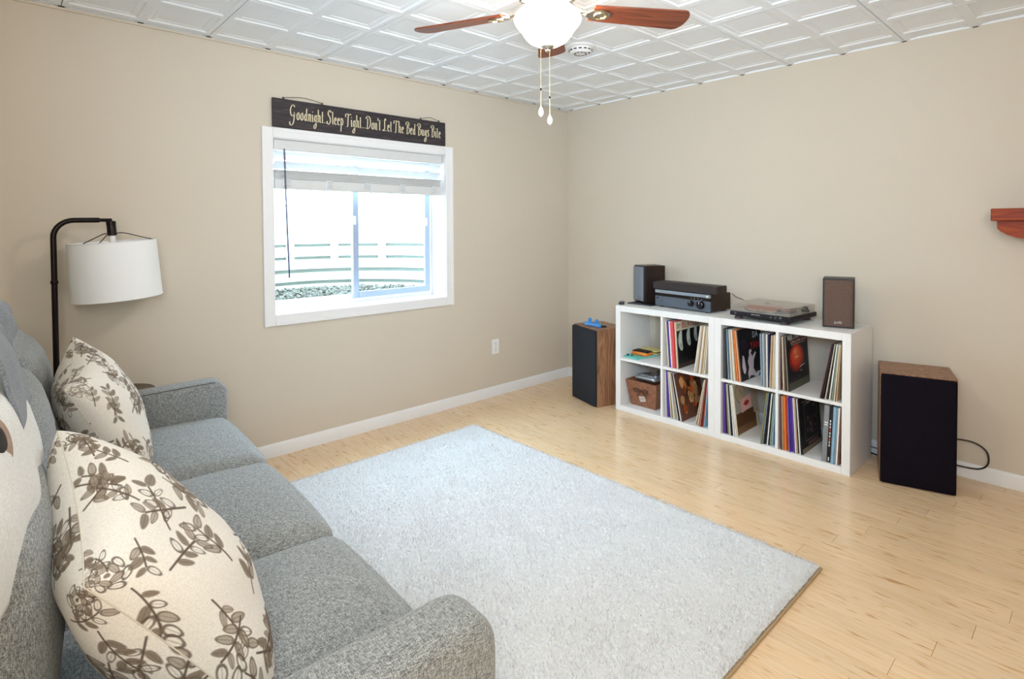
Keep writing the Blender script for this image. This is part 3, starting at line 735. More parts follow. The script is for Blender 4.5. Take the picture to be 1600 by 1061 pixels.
# ------------------------------------------------------------------ throw and cloth over the sofa back
def sheet(name, prof, xs, yoff, m, thick=.012, parent=None, seed=1, amp=.012, hem=None):
    rng = np.random.default_rng(seed); P = np.array([p for p in cr(prof, 8)]); nx = len(xs); n = len(P)
    vs = []; fs = []
    nrm = np.zeros_like(P); t = np.gradient(P, axis=0); t /= np.linalg.norm(t, axis=1, keepdims=True); nrm[:, 0] = -t[:, 1]; nrm[:, 1] = t[:, 0]
    ph = rng.uniform(0, 6, 8)
    for side in (0, 1):
        for i, x in enumerate(xs):
            for j in range(n):
                s = j/(n-1); lift = hem(x)*max(0, s-.6)/.4 if hem else 0
                d = amp*(math.sin(x*17+ph[0]+s*3)+.6*math.sin(x*31+ph[1]-s*5)+.4*math.sin(s*14+ph[2]+x*5))*(.4+.6*s)
                off = d-(thick if side else 0)
                y, z = P[j]+nrm[j]*off; vs.append((x+.01*math.sin(s*9+ph[3]), y+yoff(x), z+lift))
    m1 = nx*n
    for i in range(nx-1):
        for j in range(n-1):
            a = i*n+j; b = a+1; c = a+n+1; d = a+n; fs += [(a, b, c, d), (a+m1, d+m1, c+m1, b+m1)]
    for i in range(nx-1):
        for j in (0, n-1):
            a = i*n+j; d = a+n; fs.append((a, d, d+m1, a+m1))
    for i in (0, nx-1):
        for j in range(n-1):
            a = i*n+j; fs.append((a, a+1, a+1+m1, a+m1))
    mb_ = MB(); mb_.flat = False; return obj(name, mb_.add(vs, fs), m, parent, smooth=180)
slope = lambda x: -.040*(x-2.0)
M_plush = fabric_mat('white_plush', 'd6d6d2', 'ecebe7', 'e2e1dc', scale=500, bump=.5)
th = thing('plush_throw', 'white plush throw with a brown and black spot draped over the sofa back', 'throw blanket', (0, 0, 0))
HEM = lambda x: max(0, x-2.0)*.19
slope = lambda x: -.040*(x-2.0)-.10*max(0, x-2.08)
sheet('drape', [(-3.965, .72), (-3.975, .92), (-3.95, 1.04), (-3.85, 1.09), (-3.765, 1.06), (-3.728, .96), (-3.716, .87), (-3.724, .775)], np.linspace(1.80, 2.95, 60), slope, M_plush, seed=4, amp=.004, parent=th, hem=HEM)
PP = np.array(cr([(-3.95, 1.04), (-3.85, 1.09), (-3.765, 1.06), (-3.728, .96), (-3.716, .87)], 30))
ds = np.r_[0, np.cumsum(np.linalg.norm(np.diff(PP, axis=0), axis=1))]
def on_throw(x, s_, off):
    y_ = np.interp(s_, ds, PP[:, 0]); z_ = np.interp(s_, ds, PP[:, 1]); y2 = np.interp(s_+.004, ds, PP[:, 0]); z2 = np.interp(s_+.004, ds, PP[:, 1])
    t_ = np.array([y2-y_, z2-z_]); t_ /= np.linalg.norm(t_); return (x, y_-t_[1]*off+slope(x), z_+t_[0]*off)
s_mid = np.interp(-(-3.752), -PP[30:, 0][::-1], ds[30:][::-1])
for nm, r_, off, c_ in (('brown_patch', .055, .0055, 'a58a76'), ('black_spot', .026, .0085, '2b2320')):
    mbs = MB(); mbs.flat = False; ring_ = []
    for q_, k_ in ((1, -.006), (.85, .0), (.5, .0006), (.2, .001)):
        for a in np.linspace(0, 2*PI, 28, endpoint=False): ring_.append(on_throw(2.25+q_*r_*1.5*math.cos(a), s_mid+q_*r_*math.sin(a), off+k_))
    ring_.append(on_throw(2.25, s_mid, off+.001))
    mbs.add(ring_, [(b_+i, b_+(i+1) % 28, b_+28+(i+1) % 28, b_+28+i) for b_ in (0, 28, 56) for i in range(28)]+[(84+i, 84+(i+1) % 28, 112) for i in range(28)])
    obj(nm, mbs, mat(nm, c_, rough=.95, var=.25, vscale=60), th, smooth=180)
M_blue = fabric_mat('blue_grey_knit', '676c72', '8b9096', '797e85', scale=600, bump=.3)

bc = MB(); 
tc_ = thing('folded_cloth', 'blue-grey knitted cloth heaped on top of the sofa back', 'cloth', (1.66, -3.825, 1.125))
lump = rbox(.30, .13, .12, .06, 16, crown=(.01, .01, .02))
rr = random.Random(3)
lump.v = [(x+.010*math.sin(z*60+y*40), y+.012*math.sin(x*45+z*50)+.006*math.sin(x*90), z+.014*math.sin(x*33+y*35)+.006*math.sin(x*80+1)) for x, y, z in lump.v]
obj('folds', lump, M_blue, tc_, smooth=180)
fl_ = sheet('hanging_flap', [(-3.83, 1.17), (-3.790, 1.165), (-3.762, 1.11), (-3.745, 1.05), (-3.735, .99)], np.linspace(1.74, 2.04, 20), slope, M_blue, seed=9, amp=.004, thick=.006)
fl_.parent = tc_; fl_.matrix_parent_inverse = Matrix.Translation((-1.66, 3.825, -1.125))

# ------------------------------------------------------------------ floor lamp and side table
LX, LY = .175, -3.585
lp = thing('floor_lamp', 'dark arched floor lamp with white drum shade behind the far sofa arm', 'lamp', (LX, LY, 0))
obj('base', MB().lathe([(.11, 0), (.112, .006), (.108, .014), (.03, .02), (.014, .035)], n=36), M_dark, lp)
arc_ = [(0, 0, .02), (0, 0, .9), (0, 0, 1.29)]
for a in np.linspace(0, 90, 9): arc_.append((0, .075-.075*math.cos(math.radians(a)), 1.305+.075*math.sin(math.radians(a))))
arc_ += [(0, .165, 1.381)]
obj('pole', MB().tube(arc_, .0115, 12), M_dark, lp)
obj('arm_tip', MB().tube([(0, .163, 1.381), (0, .212, 1.381)], .008, 10), M_dark, lp)
obj('collar', MB().lathe([(.0125, 1.10), (.0145, 1.103), (.0145, 1.112), (.0125, 1.115)], n=14), M_dark, lp)
Tm = Matrix.Translation((.0, .208, 1.372)) @ Matrix.Rotation(math.radians(3.5), 4, 'X')
so = obj('socket', MB().lathe([(.013, .006), (.0195, .002), (.0195, -.012), (.0185, -.013), (.0185, -.048), (.0195, -.050), (.0195, -.060), (.015, -.063)], n=20, M=Tm), M_dark, lp)
obj('shade_neck', MB().lathe([(.014, -.063), (.014, -.10)], n=14, M=Tm), M_white, so)
M_shade = mat('white_linen_shade', 'f0f0ee', rough=.9, bump=.2, bscale=500)
SR0, SR1 = .172, .178
obj('shade', MB().lathe([(SR0, -.090), (SR1, -.352), (SR1-.003, -.352), (SR0-.003, -.090)], n=56, M=Tm), M_shade, lp, smooth=60)
# open drum: remove the end caps
me = bpy.data.objects['shade'].data; b2 = bmesh.new(); b2.from_mesh(me); bmesh.ops.delete(b2, geom=[f for f in b2.faces if len(f.verts) > 4], context='FACES'); 
b2.to_mesh(me); b2.free()
sh = bpy.data.objects['shade']
for z_, r_ in ((-.091, SR0), (-.351, SR1)):
    ring = [Tm @ Vector((r_*math.cos(a), r_*math.sin(a), z_)) for a in np.linspace(0, 2*PI, 49)]
    obj('rim', MB().tube(ring, .0025, 6, cap=False), M_white, sh)
for k in range(3):
    a = math.radians(95+120*k); ca, sa_ = math.cos(a), math.sin(a)
    pts = cr([(.016*ca, .016*sa_, -.052), (.05*ca, .05*sa_, -.054), (.12*ca, .12*sa_, -.078), (SR0*ca, SR0*sa_, -.095)], 4)
    obj('spider_arm', MB().tube([Tm @ Vector(p) for p in pts], .0022, 6), M_dark, sh)
obj('bulb', MB().lathe([(.012, -.10), (.014, -.12), (.028, -.16), (.026, -.185), (.012, -.20), (.001, -.203)], n=20, M=Tm), mat('frosted_bulb', 'f4f4f0', rough=.3), so)
stb = thing('side_table', 'small round dark side table tucked behind the far sofa arm', 'side table', (.158, -3.345, 0))
obj('table_top', MB().lathe([(.128, .556), (.133, .560), (.133, .570), (.128, .574)], n=44), grain_mat('brown_table_wood', [(.3, '4a3528'), (.7, '6b4e3c')]), stb)
obj('column', MB().lathe([(.016, .016), (.014, .556)], n=16), M_dark, stb)
obj('foot', MB().lathe([(.095, 0), (.097, .008), (.03, .018)], n=32), M_dark, stb)

# ------------------------------------------------------------------ cube shelves
SX, SYF, SD, U, SH_, FT = .859, -.452, .380, .766, .765, .042
ZB, ZM0, ZM1 = FT-.003, .366, .384
def cube_unit(x0, label):
    t = thing('cube_shelf', label, 'shelf unit', (x0, SYF, 0), group='white cube shelf units holding the records')
    B = .0015
    obj('side_panel', MB().box(0, FT, 0, SD, 0, SH_, bev=B), M_shelf, t); obj('side_panel', MB().box(U-FT-.0005, U-.0005, 0, SD, 0, SH_, bev=B), M_shelf, t)
    obj('top_board', MB().box(FT+.0005, U-FT-.001, 0, SD, SH_-FT, SH_, bev=B), M_shelf, t)
    obj('bottom_board', MB().box(FT+.0005, U-FT-.001, 0, SD, 0, ZB, bev=B), M_shelf, t)
    obj('divider', MB().box(U/2-.008, U/2+.008, .002, SD-.002, ZB, SH_-FT, bev=B), M_shelf, t)
    obj('shelf_board', MB().box(FT, U/2-.008, .004, SD-.002, ZM0, ZM1, bev=B), M_shelf, t)
    obj('shelf_board', MB().box(U/2+.008, U-FT, .004, SD-.002, ZM0, ZM1, bev=B), M_shelf, t)
    return t
cube_unit(SX, 'white two by two cube shelf on the left, holding the brown basket')
cube_unit(SX+U, 'white two by two cube shelf on the right, full of records, under the turntable')

# ------------------------------------------------------------------ records
RC = {}
def cm(c, rough=.45):
    if c not in RC: RC[c] = mat('sleeve_'+c, c, rough=rough, var=.12, vscale=25)
    return RC[c]
REC = {}
NAMES = {'w': ('white', 'e6e4df'), 'c': ('cream', 'd9ccb2'), 't': ('tan', 'b79b78'), 'p': ('purple', '5a3fa0'), 'k': ('black', '1c1b1e'), 'g': ('grey', '85878a'), 'r': ('red', 'c8402e'), 'o': ('orange', 'e07a38'),
         'h': ('peach', 'e8b08a'), 'm': ('maroon', '5e2a30'), 'b': ('blue-grey', '7f95a5'), 'n': ('navy', '23284a'), 'y': ('olive', '8f8348'), 'e': ('pink', 'e8707c'), 'G': ('green-grey', '8d9c8b'), 'B': ('brown', '6a4436'), 'l': ('light blue', '8fb2c6'), 'D': ('dark grey', '4b4a4c'), 'v': ('violet', '7b4a8c')}
ORD = ['leftmost', 'second', 'third', 'fourth', 'fifth', 'sixth', 'seventh', 'eighth', 'ninth', 'tenth', 'eleventh', 'twelfth', 'thirteenth', 'fourteenth', 'fifteenth', 'sixteenth']
def record(xb, xt, z, t, c, label, grp, y0=-.437, size=.313, name='record', tint=1):
    th_ = math.atan2(xt-xb, size)
    key = (round(t, 4), c, size)
    if key not in REC:
        REC[key] = MB().box(0, t, 0, size+.002, 0, size, bev=min(.0008, t*.3)).mesh('sleeve', cm(NAMES[c][1]), 30)
    o = bpy.data.objects.new(name, REC[key]); COL.objects.link(o)
    o.location = (xb, y0, z+max(0, t*math.sin(th_))+.0004); o.rotation_euler = (0, th_, 0)
    tag(o, label, 'record', grp); return o
def group(bL, bR, tL, tR, z, cols, where, side, size=.313, maxt=.012):
    n = len(cols); out = []
    for i, c in enumerate(cols):
        xb = bL+(bR-bL)*i/n; xt = tL+(tR-tL)*i/n; t = min((bR-bL)/n, (tR-tL)/n)*.93*math.cos(math.atan2(tL-bL, size)); t = max(.0025, min(t, maxt))
        pos = 'first' if i == 0 else ('last' if i == n-1 else ORD[i])
        lab = NAMES[c][0]+' record sleeve, '+pos+' of the '+side+' stack in the '+where+' cubby'
        jit = random.uniform(-.006, .010)
        out.append(record(xb, xt, z, t, c, lab, 'records in the '+where+' cubby', y0=-.437+jit, size=size))
    return out
W2T, W2B, W3T, W3B, W4T, W4B = 'left shelf upper right', 'left shelf lower right', 'right shelf upper left', 'right shelf lower left', 'right shelf upper right', 'right shelf lower right'
zt, zb = ZM1, ZB
a2 = group(1.286, 1.360, 1.262, 1.340, zt, 'cppweerec', W2T, 'left')
group(1.472, 1.552, 1.516, 1.578, zt, 'wctcwtcc', W2T, 'right')
b2_ = group(1.262, 1.405, 1.256, 1.330, zb, 'wppcywtwkwB', W2B, 'left')
group(1.482, 1.556, 1.543, 1.577, zb, 'ctceBrl', W2B, 'right')
a3 = group(1.676, 1.800, 1.671, 1.762, zt, 'DDkbbcwcoohk', W3T, 'left')
group(1.912, 1.960, 1.902, 1.958, zt, 'bwgwn', W3T, 'middle'); group(1.961, 1.989, 1.970, 1.999, zt, 'tcc', W3T, 'right')
b3 = group(1.674, 1.776, 1.671, 1.735, zb, 'vpkGckwwc', W3B, 'left')
group(1.911, 1.978, 1.945, 1.996, zb, 'ybkDwkGl', W3B, 'right')
a4 = group(2.021, 2.078, 2.018, 2.052, zt, 'BmcBGk', W4T, 'left')
group(2.234, 2.326, 2.292, 2.341, zt, 'mkckwGct', W4T, 'right')
b4 = group(2.023, 2.146, 2.018, 2.122, zb, 'mBtoorcppppwtkwk', W4B, 'left')
gb_ = record(2.246, 2.260, zb, .025, 'g', 'thick grey box set with two white bars on its spine', 'records in the '+W4B+' cubby')
kb_ = record(2.2735, 2.2875, zb, .014, 'k', 'black box set with white and red spine lettering beside the grey box set', 'records in the '+W4B+' cubby')
group(2.289, 2.335, 2.303, 2.3475, zb, 'llbwB', W4B, 'right')
# thick black double album behind the printed cover in the last cubby

def decals(rec, items, name='cover_print'):
    """items: (colour, polygon in cover units) laid as thin printed layers on the +x face"""
    t = max(v.co.x for v in rec.data.vertices); S_ = .313; lay = {}
    for k, (c, poly) in enumerate(items): lay.setdefault(c, []).append((k, poly))
    for c, L in lay.items():
        mb = MB()
        for k, poly in L:
            x = t+.0003+.00012*k
            mb.add([(x, .001+u*S_, v*S_) for u, v in poly], [tuple(range(len(poly)))])
        obj(name, mb, cm(c, .35), rec, smooth=None)
def words(rec, txt, u, v, size, c, rot90=False, xoff=.002, space=1.0):
    t = max(q.co.x for q in rec.data.vertices)
    me = text_mesh(txt, size, cm(c), .0002, space=space)
    o = bpy.data.objects.new('lettering', me); COL.objects.link(o); o.parent = rec
    o.matrix_local = Matrix(((0, 0, 1, t+xoff), (1, 0, 0, u*.313), (0, 1, 0, v*.313), (0, 0, 0, 1)))
    return o
def ell(cu, cv, ru, rv, n=22, a0=0, a1=2*PI, rot=0):
    out = []
    for k in range(n):
        a = a0+(a1-a0)*k/(n if a1-a0 > 6.28 else n-1); x, y = ru*math.cos(a), rv*math.sin(a)
        out.append((cu+x*math.cos(rot)-y*math.sin(rot), cv+x*math.sin(rot)+y*math.cos(rot)))
    return out
def rect(u0, v0, u1, v1): return [(u0, v0), (u1, v0), (u1, v1), (u0, v1)]
def blobs(n, cols, seed, u0=.02, u1=.98, v0=.02, v1=.98, s=.08):
    r = random.Random(seed); out = []
    for k in range(n):
        cu, cv = r.uniform(u0+s, u1-s), r.uniform(v0+s, v1-s); m_ = r.randint(6, 9); q = s*r.uniform(.35, 1)
        out.append((r.choice(cols), [(cu+q*r.uniform(.5, 1)*math.cos(2*PI*i/m_), cv+q*r.uniform(.6, 1.3)*math.sin(2*PI*i/m_)) for i in range(m_)]))
    return out
# cream cover with a brown heading and three half-lit ovals on black
c = a2[-1]; c['label'] = 'cream record sleeve headed BEATLES, with half-lit pale ovals on black, in the left shelf'
it = [('141316', rect(.03, 0, 1, .80)), ('3a2a22', rect(.03, 0, 1, .10))]
for cu, cv, sc in ((.20, .58, 1.15), (.53, .62, 1.05), (.83, .66, .95)):
    it.append(('c9cfc4', ell(cu+.02, cv, .125*sc, .19*sc, 16, PI*.45, 1.5*PI)+[(cu+.05, cv-.14*sc), (cu+.03, cv+.02)]))
    it.append(('aab0a6', ell(cu-.02, cv-.09*sc, .035*sc, .05*sc)))
decals(c, it)
words(c, 'BEATLES', .24, .845, .060, 'b04a22', space=1.02); words(c, 'meet', .05, .91, .020, '6b5a44'); words(c, 'the', .05, .86, .020, '6b5a44')
# brown and orange collage
c = b2_[-1]; c['label'] = 'brown record sleeve with an orange and tan collage cover in the left shelf'
decals(c, blobs(40, ['c77f45', 'e0a46c', '2a1712', '9a4a22', 'd8622c', '40231a', 'b98a5a'], 5, s=.13))
# black cover with white and red heading and pale dancing shapes
c = a3[-1]; c['label'] = 'black record sleeve with white and red capitals and pale dancing figures'
it = [('e3cfd0', [(.28, .0), (.36, .06), (.46, .05), (.62, .02), (.60, .10), (.52, .18), (.57, .34), (.70, .46), (.66, .50), (.52, .42), (.46, .48), (.36, .44), (.30, .34), (.33, .22), (.26, .12)]),
      ('e3cfd0', ell(.45, .50, .07, .07)), ('141316', ell(.49, .49, .028, .03)), ('e3cfd0', [(.04, .28), (.10, .50), (.16, .46), (.20, .20), (.14, .12), (.08, .16)]), ('2c2233', ell(.2, .70, .16, .12)), ('f0eeee', [(.5, .02), (.7, .0), (.84, .08), (.7, .10)])]
decals(c, it); words(c, 'DA', .60, .78, .056, 'f0eeee'); words(c, 'YAN', .46, .56, .066, 'e03a3a')
# pale cover, circle and lips card
c = b3[-1]; c['label'] = 'cream record sleeve with a circle drawing and a pink card of red lips'
it = [('a9a39a', rect(.02, .30, .98, .98)), ('5c3a22', rect(.02, .02, .86, .42)), ('7a5230', rect(.02, .02, .86, .16)), ('bda48c', rect(.78, .30, .98, .98)), ('4a3c2e', ell(.26, .80, .20, .19)), ('b09c82', ell(.26, .80, .188, .178)), ('4a3c2e', [(.24, .88), (.255, .885), (.36, .74), (.345, .735)]),
      ('eab0aa', [(.26, .40), (.72, .45), (.72, .72), (.24, .66)])]
lips = [(.36, .555), (.42, .60), (.46, .615), (.49, .60), (.52, .62), (.57, .605), (.62, .57), (.57, .53), (.50, .505), (.43, .52)]
it += [('b8382e', lips), ('7c1f1c', [(.37, .556), (.45, .572), (.5, .562), (.55, .574), (.61, .57), (.55, .556), (.49, .55), (.44, .555)])]
decals(c, it)
# black cover with orange-red glow
c = a4[-1]; c['label'] = 'black record sleeve headed NEIL DIAMOND with an orange-red glowing oval'
it = [('4a4a30', rect(0, 0, 1, .14)), ('5a1410', ell(.42, .56, .38, .27)), ('8c1c12', ell(.42, .57, .34, .245)), ('c42a18', ell(.42, .58, .30, .22)), ('e8482a', ell(.41, .60, .24, .18)), ('f46a3c', ell(.40, .63, .16, .12)), ('f9a070', ell(.37, .68, .045, .055)), ('fbb488', ell(.42, .58, .09, .02)), ('e6e2de', [(.50, .36), (.62, .37), (.80, .39), (.80, .40), (.6, .385)]), ('d9b8a8', rect(.2, .815, .88, .825)), ('b0a8a0', rect(.55, .29, .66, .305)), ('8a8480', rect(.48, .19, .50, .21))]
decals(c, it); words(c, 'NEIL DIAMOND', .04, .925, .040, 'ece6e0', space=.98); words(c, 'Love at the Greek', .18, .845, .034, 'e8b0a0', space=.95)
# black cover with a framed panel
c = b4[-1]; c['label'] = 'black record sleeve with a thin framed panel of dark red marks'
fr_ = []
for (u0, v0, u1, v1) in ((.22, .18, .84, .19), (.22, .84, .84, .85), (.22, .18, .23, .85), (.83, .18, .84, .85)): fr_.append(('9a8f8a', rect(u0, v0, u1, v1)))
it = fr_+blobs(34, ['5c2530', '6a5560', '40202a', '7c6a6c'], 9, .26, .80, .22, .82, s=.05)+[('7a6a4c', rect(0, 0, 1, .09))]
for k in range(7): it.append(('a89c98', rect(.12+k*.05, .905, .145+k*.05, .93)))
for k in range(8): it.append(('a89c98', rect(.30+k*.06, .865, .335+k*.06, .895)))
for k in range(5): it.append(('a06a60', rect(.30+k*.1, .115, .36+k*.1, .165)))
decals(c, it)
# spine marks of the two box sets
obj('spine_bar', MB().box(.004, .021, -.0009, .0004, .215, .221).box(.004, .021, -.0009, .0004, .203, .208), cm('e8e6e2'), gb_, smooth=None)
sm_ = MB()
for k in range(9): sm_.box(.004, .010, -.0009, .0004, .09+k*.017, .101+k*.017)
sm_.box(.004, .010, -.0009, .0004, .01, .03)
obj('spine_mark', sm_, cm('dcd6d0'), kb_, smooth=None)
obj('spine_mark', MB().box(.004, .010, -.0011, .0004, .175, .187).box(.004, .010, -.0011, .0004, .125, .136), cm('c8402e'), kb_, smooth=None)

# ------------------------------------------------------------------ teal folder, pouches, basket
tf = thing('teal_folder', 'flat teal folder lying in the upper left cubby', 'folder', (.965, -.26, ZM1))
obj('folder', MB().box(-.085, .085, -.155, .14, 0, .012, bev=.004, M=Matrix.Rotation(math.radians(-8), 4, 'Z')), mat('teal_vinyl', '6fc9bd', rough=.4), tf)
obj('cord_lock', MB().lathe([(.009, .012), (.010, .016), (.007, .022), (.002, .023)], (-.045, -.125, 0), 12).lathe([(.006, .012), (.006, .02)], (-.015, -.118, 0), 10), mat('dark_green_cord', '1f4a48', rough=.5), tf)
op = thing('orange_pouch', 'orange and black zipped pouch on the teal folder', 'pouch', (.985, -.300, ZM1+.0125))
pr = rbox(.135, .085, .026, .012, 10, crown=(0, 0, .003)); obj('body', shifted(pr, (0, 0, .013)), mat('orange_plastic', 'e08434', rough=.4), op, smooth=60)
obj('top_panel', shifted(rbox(.125, .075, .012, .005, 8, crown=(0, 0, .004)), (0, .003, .027)), mat('black_brown_fabric', '241812', rough=.8), op, smooth=60)
yp = thing('yellow_notebook', 'pale yellow notebook and case with dark piping behind the orange pouch', 'notebook', (.985, -.185, ZM1+.0125))
obj('lower_cover', MB().box(-.085, .085, -.055, .055, 0, .012, bev=.003), mat('pale_yellow', 'd9cb80', rough=.6), yp)
obj('upper_cover', MB().box(-.075, .080, -.050, .050, .0165, .028, bev=.004), mat('pale_yellow2', 'e2d48e', rough=.6), yp)
obj('dark_edge', MB().box(-.083, .083, -.0535, .0535, .012, .0165, bev=.001), mat('dark_edge', '4a3320', rough=.6), yp)
bk = thing('basket', 'brown tapered fabric basket with a bow and pale tag', 'basket', (1.040, -.275, ZB))
M_bk = grain_mat('brown_felt', [(.3, '7c5038'), (.6, '94644a'), (.8, 'a07256')], scale=60, rough=.95, dist=0)
def tub(x0, x1, y0, y1, X0, X1, Y0, Y1, h, th_):
    o1 = [(x0, y0, 0), (x1, y0, 0), (x1, y1, 0), (x0, y1, 0)]; o2 = [(X0, Y0, h), (X1, Y0, h), (X1, Y1, h), (X0, Y1, h)]
    i2 = [(X0+th_, Y0+th_, h), (X1-th_, Y0+th_, h), (X1-th_, Y1-th_, h), (X0+th_, Y1-th_, h)]; i1 = [(x0+th_, y0+th_, th_), (x1-th_, y0+th_, th_), (x1-th_, y1-th_, th_), (x0+th_, y1-th_, th_)]
    mb = MB(); fs = []
    for a in (0, 4, 8):
        for i in range(4): j = (i+1) % 4; fs.append((a+i, a+j, a+4+j, a+4+i))
    fs += [(3, 2, 1, 0), (12, 13, 14, 15)]; mb.add(o1+o2+i2+i1, fs); return mb
obj('body', tub(-.102, .102, -.095, .12, -.130, .130, -.125, .15, .185, .006), M_bk, bk, smooth=None)
bow = MB()
for s_ in (-1, 1):
    bow.tube(cr([(0, -.118, .118), (s_*.030, -.124, .132), (s_*.058, -.130, .130), (s_*.050, -.124, .112), (s_*.02, -.118, .112), (0, -.118, .118)], 5), .005, 6)
    bow.tube(cr([(0, -.118, .114), (s_*.02, -.118, .10), (s_*.036, -.114, .082)], 5), .0045, 6)
obj('bow', bow, mat('dark_brown_ribbon', '5a3322', rough=.7), bk)
tagm = MB().box(-.026, .026, -.001, .001, -.020, .020, bev=.0008, M=Matrix.Translation((.006, -.112, .062)) @ Matrix.Rotation(math.radians(9), 4, 'X') @ Matrix.Rotation(math.radians(-12), 4, 'Y'))
tgo = obj('tag', tagm, mat('pale_tag', 'cdbdb0', rough=.5), bk)
obj('tag_stroke', MB().tube([(-.012, -.1135, .052), (.004, -.1150, .064), (.022, -.1170, .076)], .0013, 5), cm('6a4436'), tgo)
cdp = thing('silver_player', 'silver portable player lying tilted on top of the brown basket', 'portable player', (1.050, -.27, ZB+.178), rot=(math.radians(-4), math.radians(-3), math.radians(-8)))
M_sil = mat('silver_plastic', 'b9bec6', rough=.25, metal=.7)
obj('body', shifted(rbox(.19, .17, .028, .013, 12, crown=(0, 0, .004)), (0, 0, .016)), M_sil, cdp, smooth=60)
obj('lid', shifted(rbox(.15, .14, .016, .007, 12, crown=(0, 0, .006)), (-.01, .005, .036)), mat('silver_plastic2', '9fa6b0', rough=.2, metal=.8), cdp, smooth=60)
obj('display', MB().box(-.04, .02, -.045, -.020, .0445, .0475, bev=.001), M_black, cdp)
obj('button', MB().lathe([(.012, .030), (.012, .046), (.006, .048)], (.07, -.04, 0), 14).lathe([(.012, .030), (.012, .044), (.006, .046)], (.07, .01, 0), 14), M_sil, cdp)
obj('headphone_cable', MB().tube(cr([(.075, .05, .03), (.06, .07, .06), (.02, .04, .064), (.05, .0, .062), (.085, .03, .055), (.06, .06, .058)], 6), .0028, 6), M_black, cdp)

# ------------------------------------------------------------------ speakers
def speaker(name, label, grp, loc, rz, w_, h_, d_, mside, mgr, floor=False, logo=False):
    t = thing(name, label, 'speaker', loc, rz, grp)   # origin at front left bottom corner; +y runs to the back
    bf = .018 if floor else .014
    obj('cabinet', MB().box(0, w_, bf, d_, 0, h_, bev=.002), mside, t)
    if floor:
        obj('grille', shifted(rbox(w_-.004, .022, h_-.012, .006, 8), (w_/2, .009, h_/2-.001)), mgr, t, smooth=50)
    else:
        obj('baffle', MB().box(.0, w_, .004, bf, 0, h_, bev=.003), M_black, t)
        gr_ = obj('grille', shifted(rbox(w_-.016, .020, h_-.016, .006, 8, crown=(0, .004, 0)), (w_/2, .001, h_/2)), mgr, t, smooth=50)
        if logo:
            me = text_mesh('polk', .022, mat('silver_badge', 'cfcac4', rough=.3, metal=.8), .0006, 'CENTER')
            o = obj('badge', me, parent=gr_, loc=(w_/2, -.0125, .026), rot=(PI/2, 0, 0))
    return t
spg = 'walnut floor speakers beside the cube shelves'
speaker('floor_speaker', 'walnut floor speaker with black front standing in the room corner', spg, (.437, -.452, 0), math.atan2(-.093, .307), .321, .577, .285, M_walnut, mat('blue_black_speaker_cloth', '22262c', rough=.9, var=.3, vscale=500, bump=.5, bscale=700), floor=True)
speaker('floor_speaker', 'walnut floor speaker with black front right of the shelves, black cable behind', spg, (2.516, -.409, 0), math.atan2(.088, .307), .319, .577, .305, M_walnut, M_grille, floor=True)
bsg = 'small bookshelf speakers on the cube shelves'
M_cab = grain_mat('dark_ash_cabinet', [(.3, '1d1411'), (.6, '2c1c16'), (.8, '38251d')], scale=8, stretch=(4, 4, .5), rough=.45)
speaker('bookshelf_speaker', 'dark bookshelf speaker with grey front at the left end of the shelf top', bsg, (.839, -.196, SH_+.0105), math.atan2(-.077, .14), .158, .272, .175, M_cab, mat('grey_speaker_cloth', '7f838a', rough=.8, var=.2, vscale=400, bump=.4, bscale=700), logo=True)
speaker('bookshelf_speaker', 'dark bookshelf speaker with brown front at the right end of the shelf top', bsg, (2.209, -.327, SH_+.0005), math.atan2(.041, .150), .155, .276, .160, M_cab, M_grille2, logo=True)
pb = thing('black_slab', 'thin black base plate under the left bookshelf speaker', 'base plate', (0, 0, SH_))
obj('plate', MB().box(.872, 1.075, -.325, -.10, .0005, .0098, bev=.002), M_black, pb)
obj('plate_edge', MB().box(.8715, 1.0755, -.3262, -.3245, .0015, .004, bev=.0005), mat('pale_grey_edge', '5c5f66', rough=.4), pb)  # lighter grey strip low along the front of the plate
rm = thing('remote_control', 'small black remote control on the left end of the shelf top', 'remote control', (.862, -.385, SH_+.0003), math.radians(33))
obj('body', shifted(rbox(.040, .105, .014, .006, 8, crown=(0, 0, .001)), (.0, .03, .007)), mat('remote_black', '232226', rough=.45), rm, smooth=60)
bt = MB()
for i in range(5):
    for j in range(3): bt.box(-.013+j*.010, -.007+j*.010, -.012+i*.014, -.005+i*.014, .0138, .0158, bev=.0008)
obj('buttons', bt, cm('6a6a6e'), rm)

# receiver
rc = thing('stereo_receiver', 'black stereo receiver with two knobs, under the long black speaker', 'receiver', (1.086, -.288, SH_), math.atan2(-.055, .462))
Wd, Ht, Dp = .455, .128, .235
obj('case', MB().box(.004, Wd-.004, .012, Dp, .012, Ht-.004, bev=.003), mat('brown_black_case', '33241c', rough=.45), rc)  # brown in the case colour stands in for the floor's reflection
fp = obj('front_panel', MB().box(0, Wd, .0, .012, .008, .078, bev=.002), mat('dark_brushed_front', '5d646e', rough=.38, metal=.5), rc)
obj('display_strip', MB().box(.002, Wd-.002, .002, .012, .0785, .0995, bev=.001), mat('gloss_black_strip', '0d0b0d', rough=.12), rc)
obj('top_strip', MB().box(0, Wd, -.001, .012, .100, Ht-.006, bev=.002), mat('silver_grey_strip', '9aa1ab', rough=.3, metal=.7), rc)
M_knob = mat('dark_metal_knob', '3b3b3f', rough=.22, metal=.9)
RX90 = Matrix.Rotation(PI/2, 4, 'X')
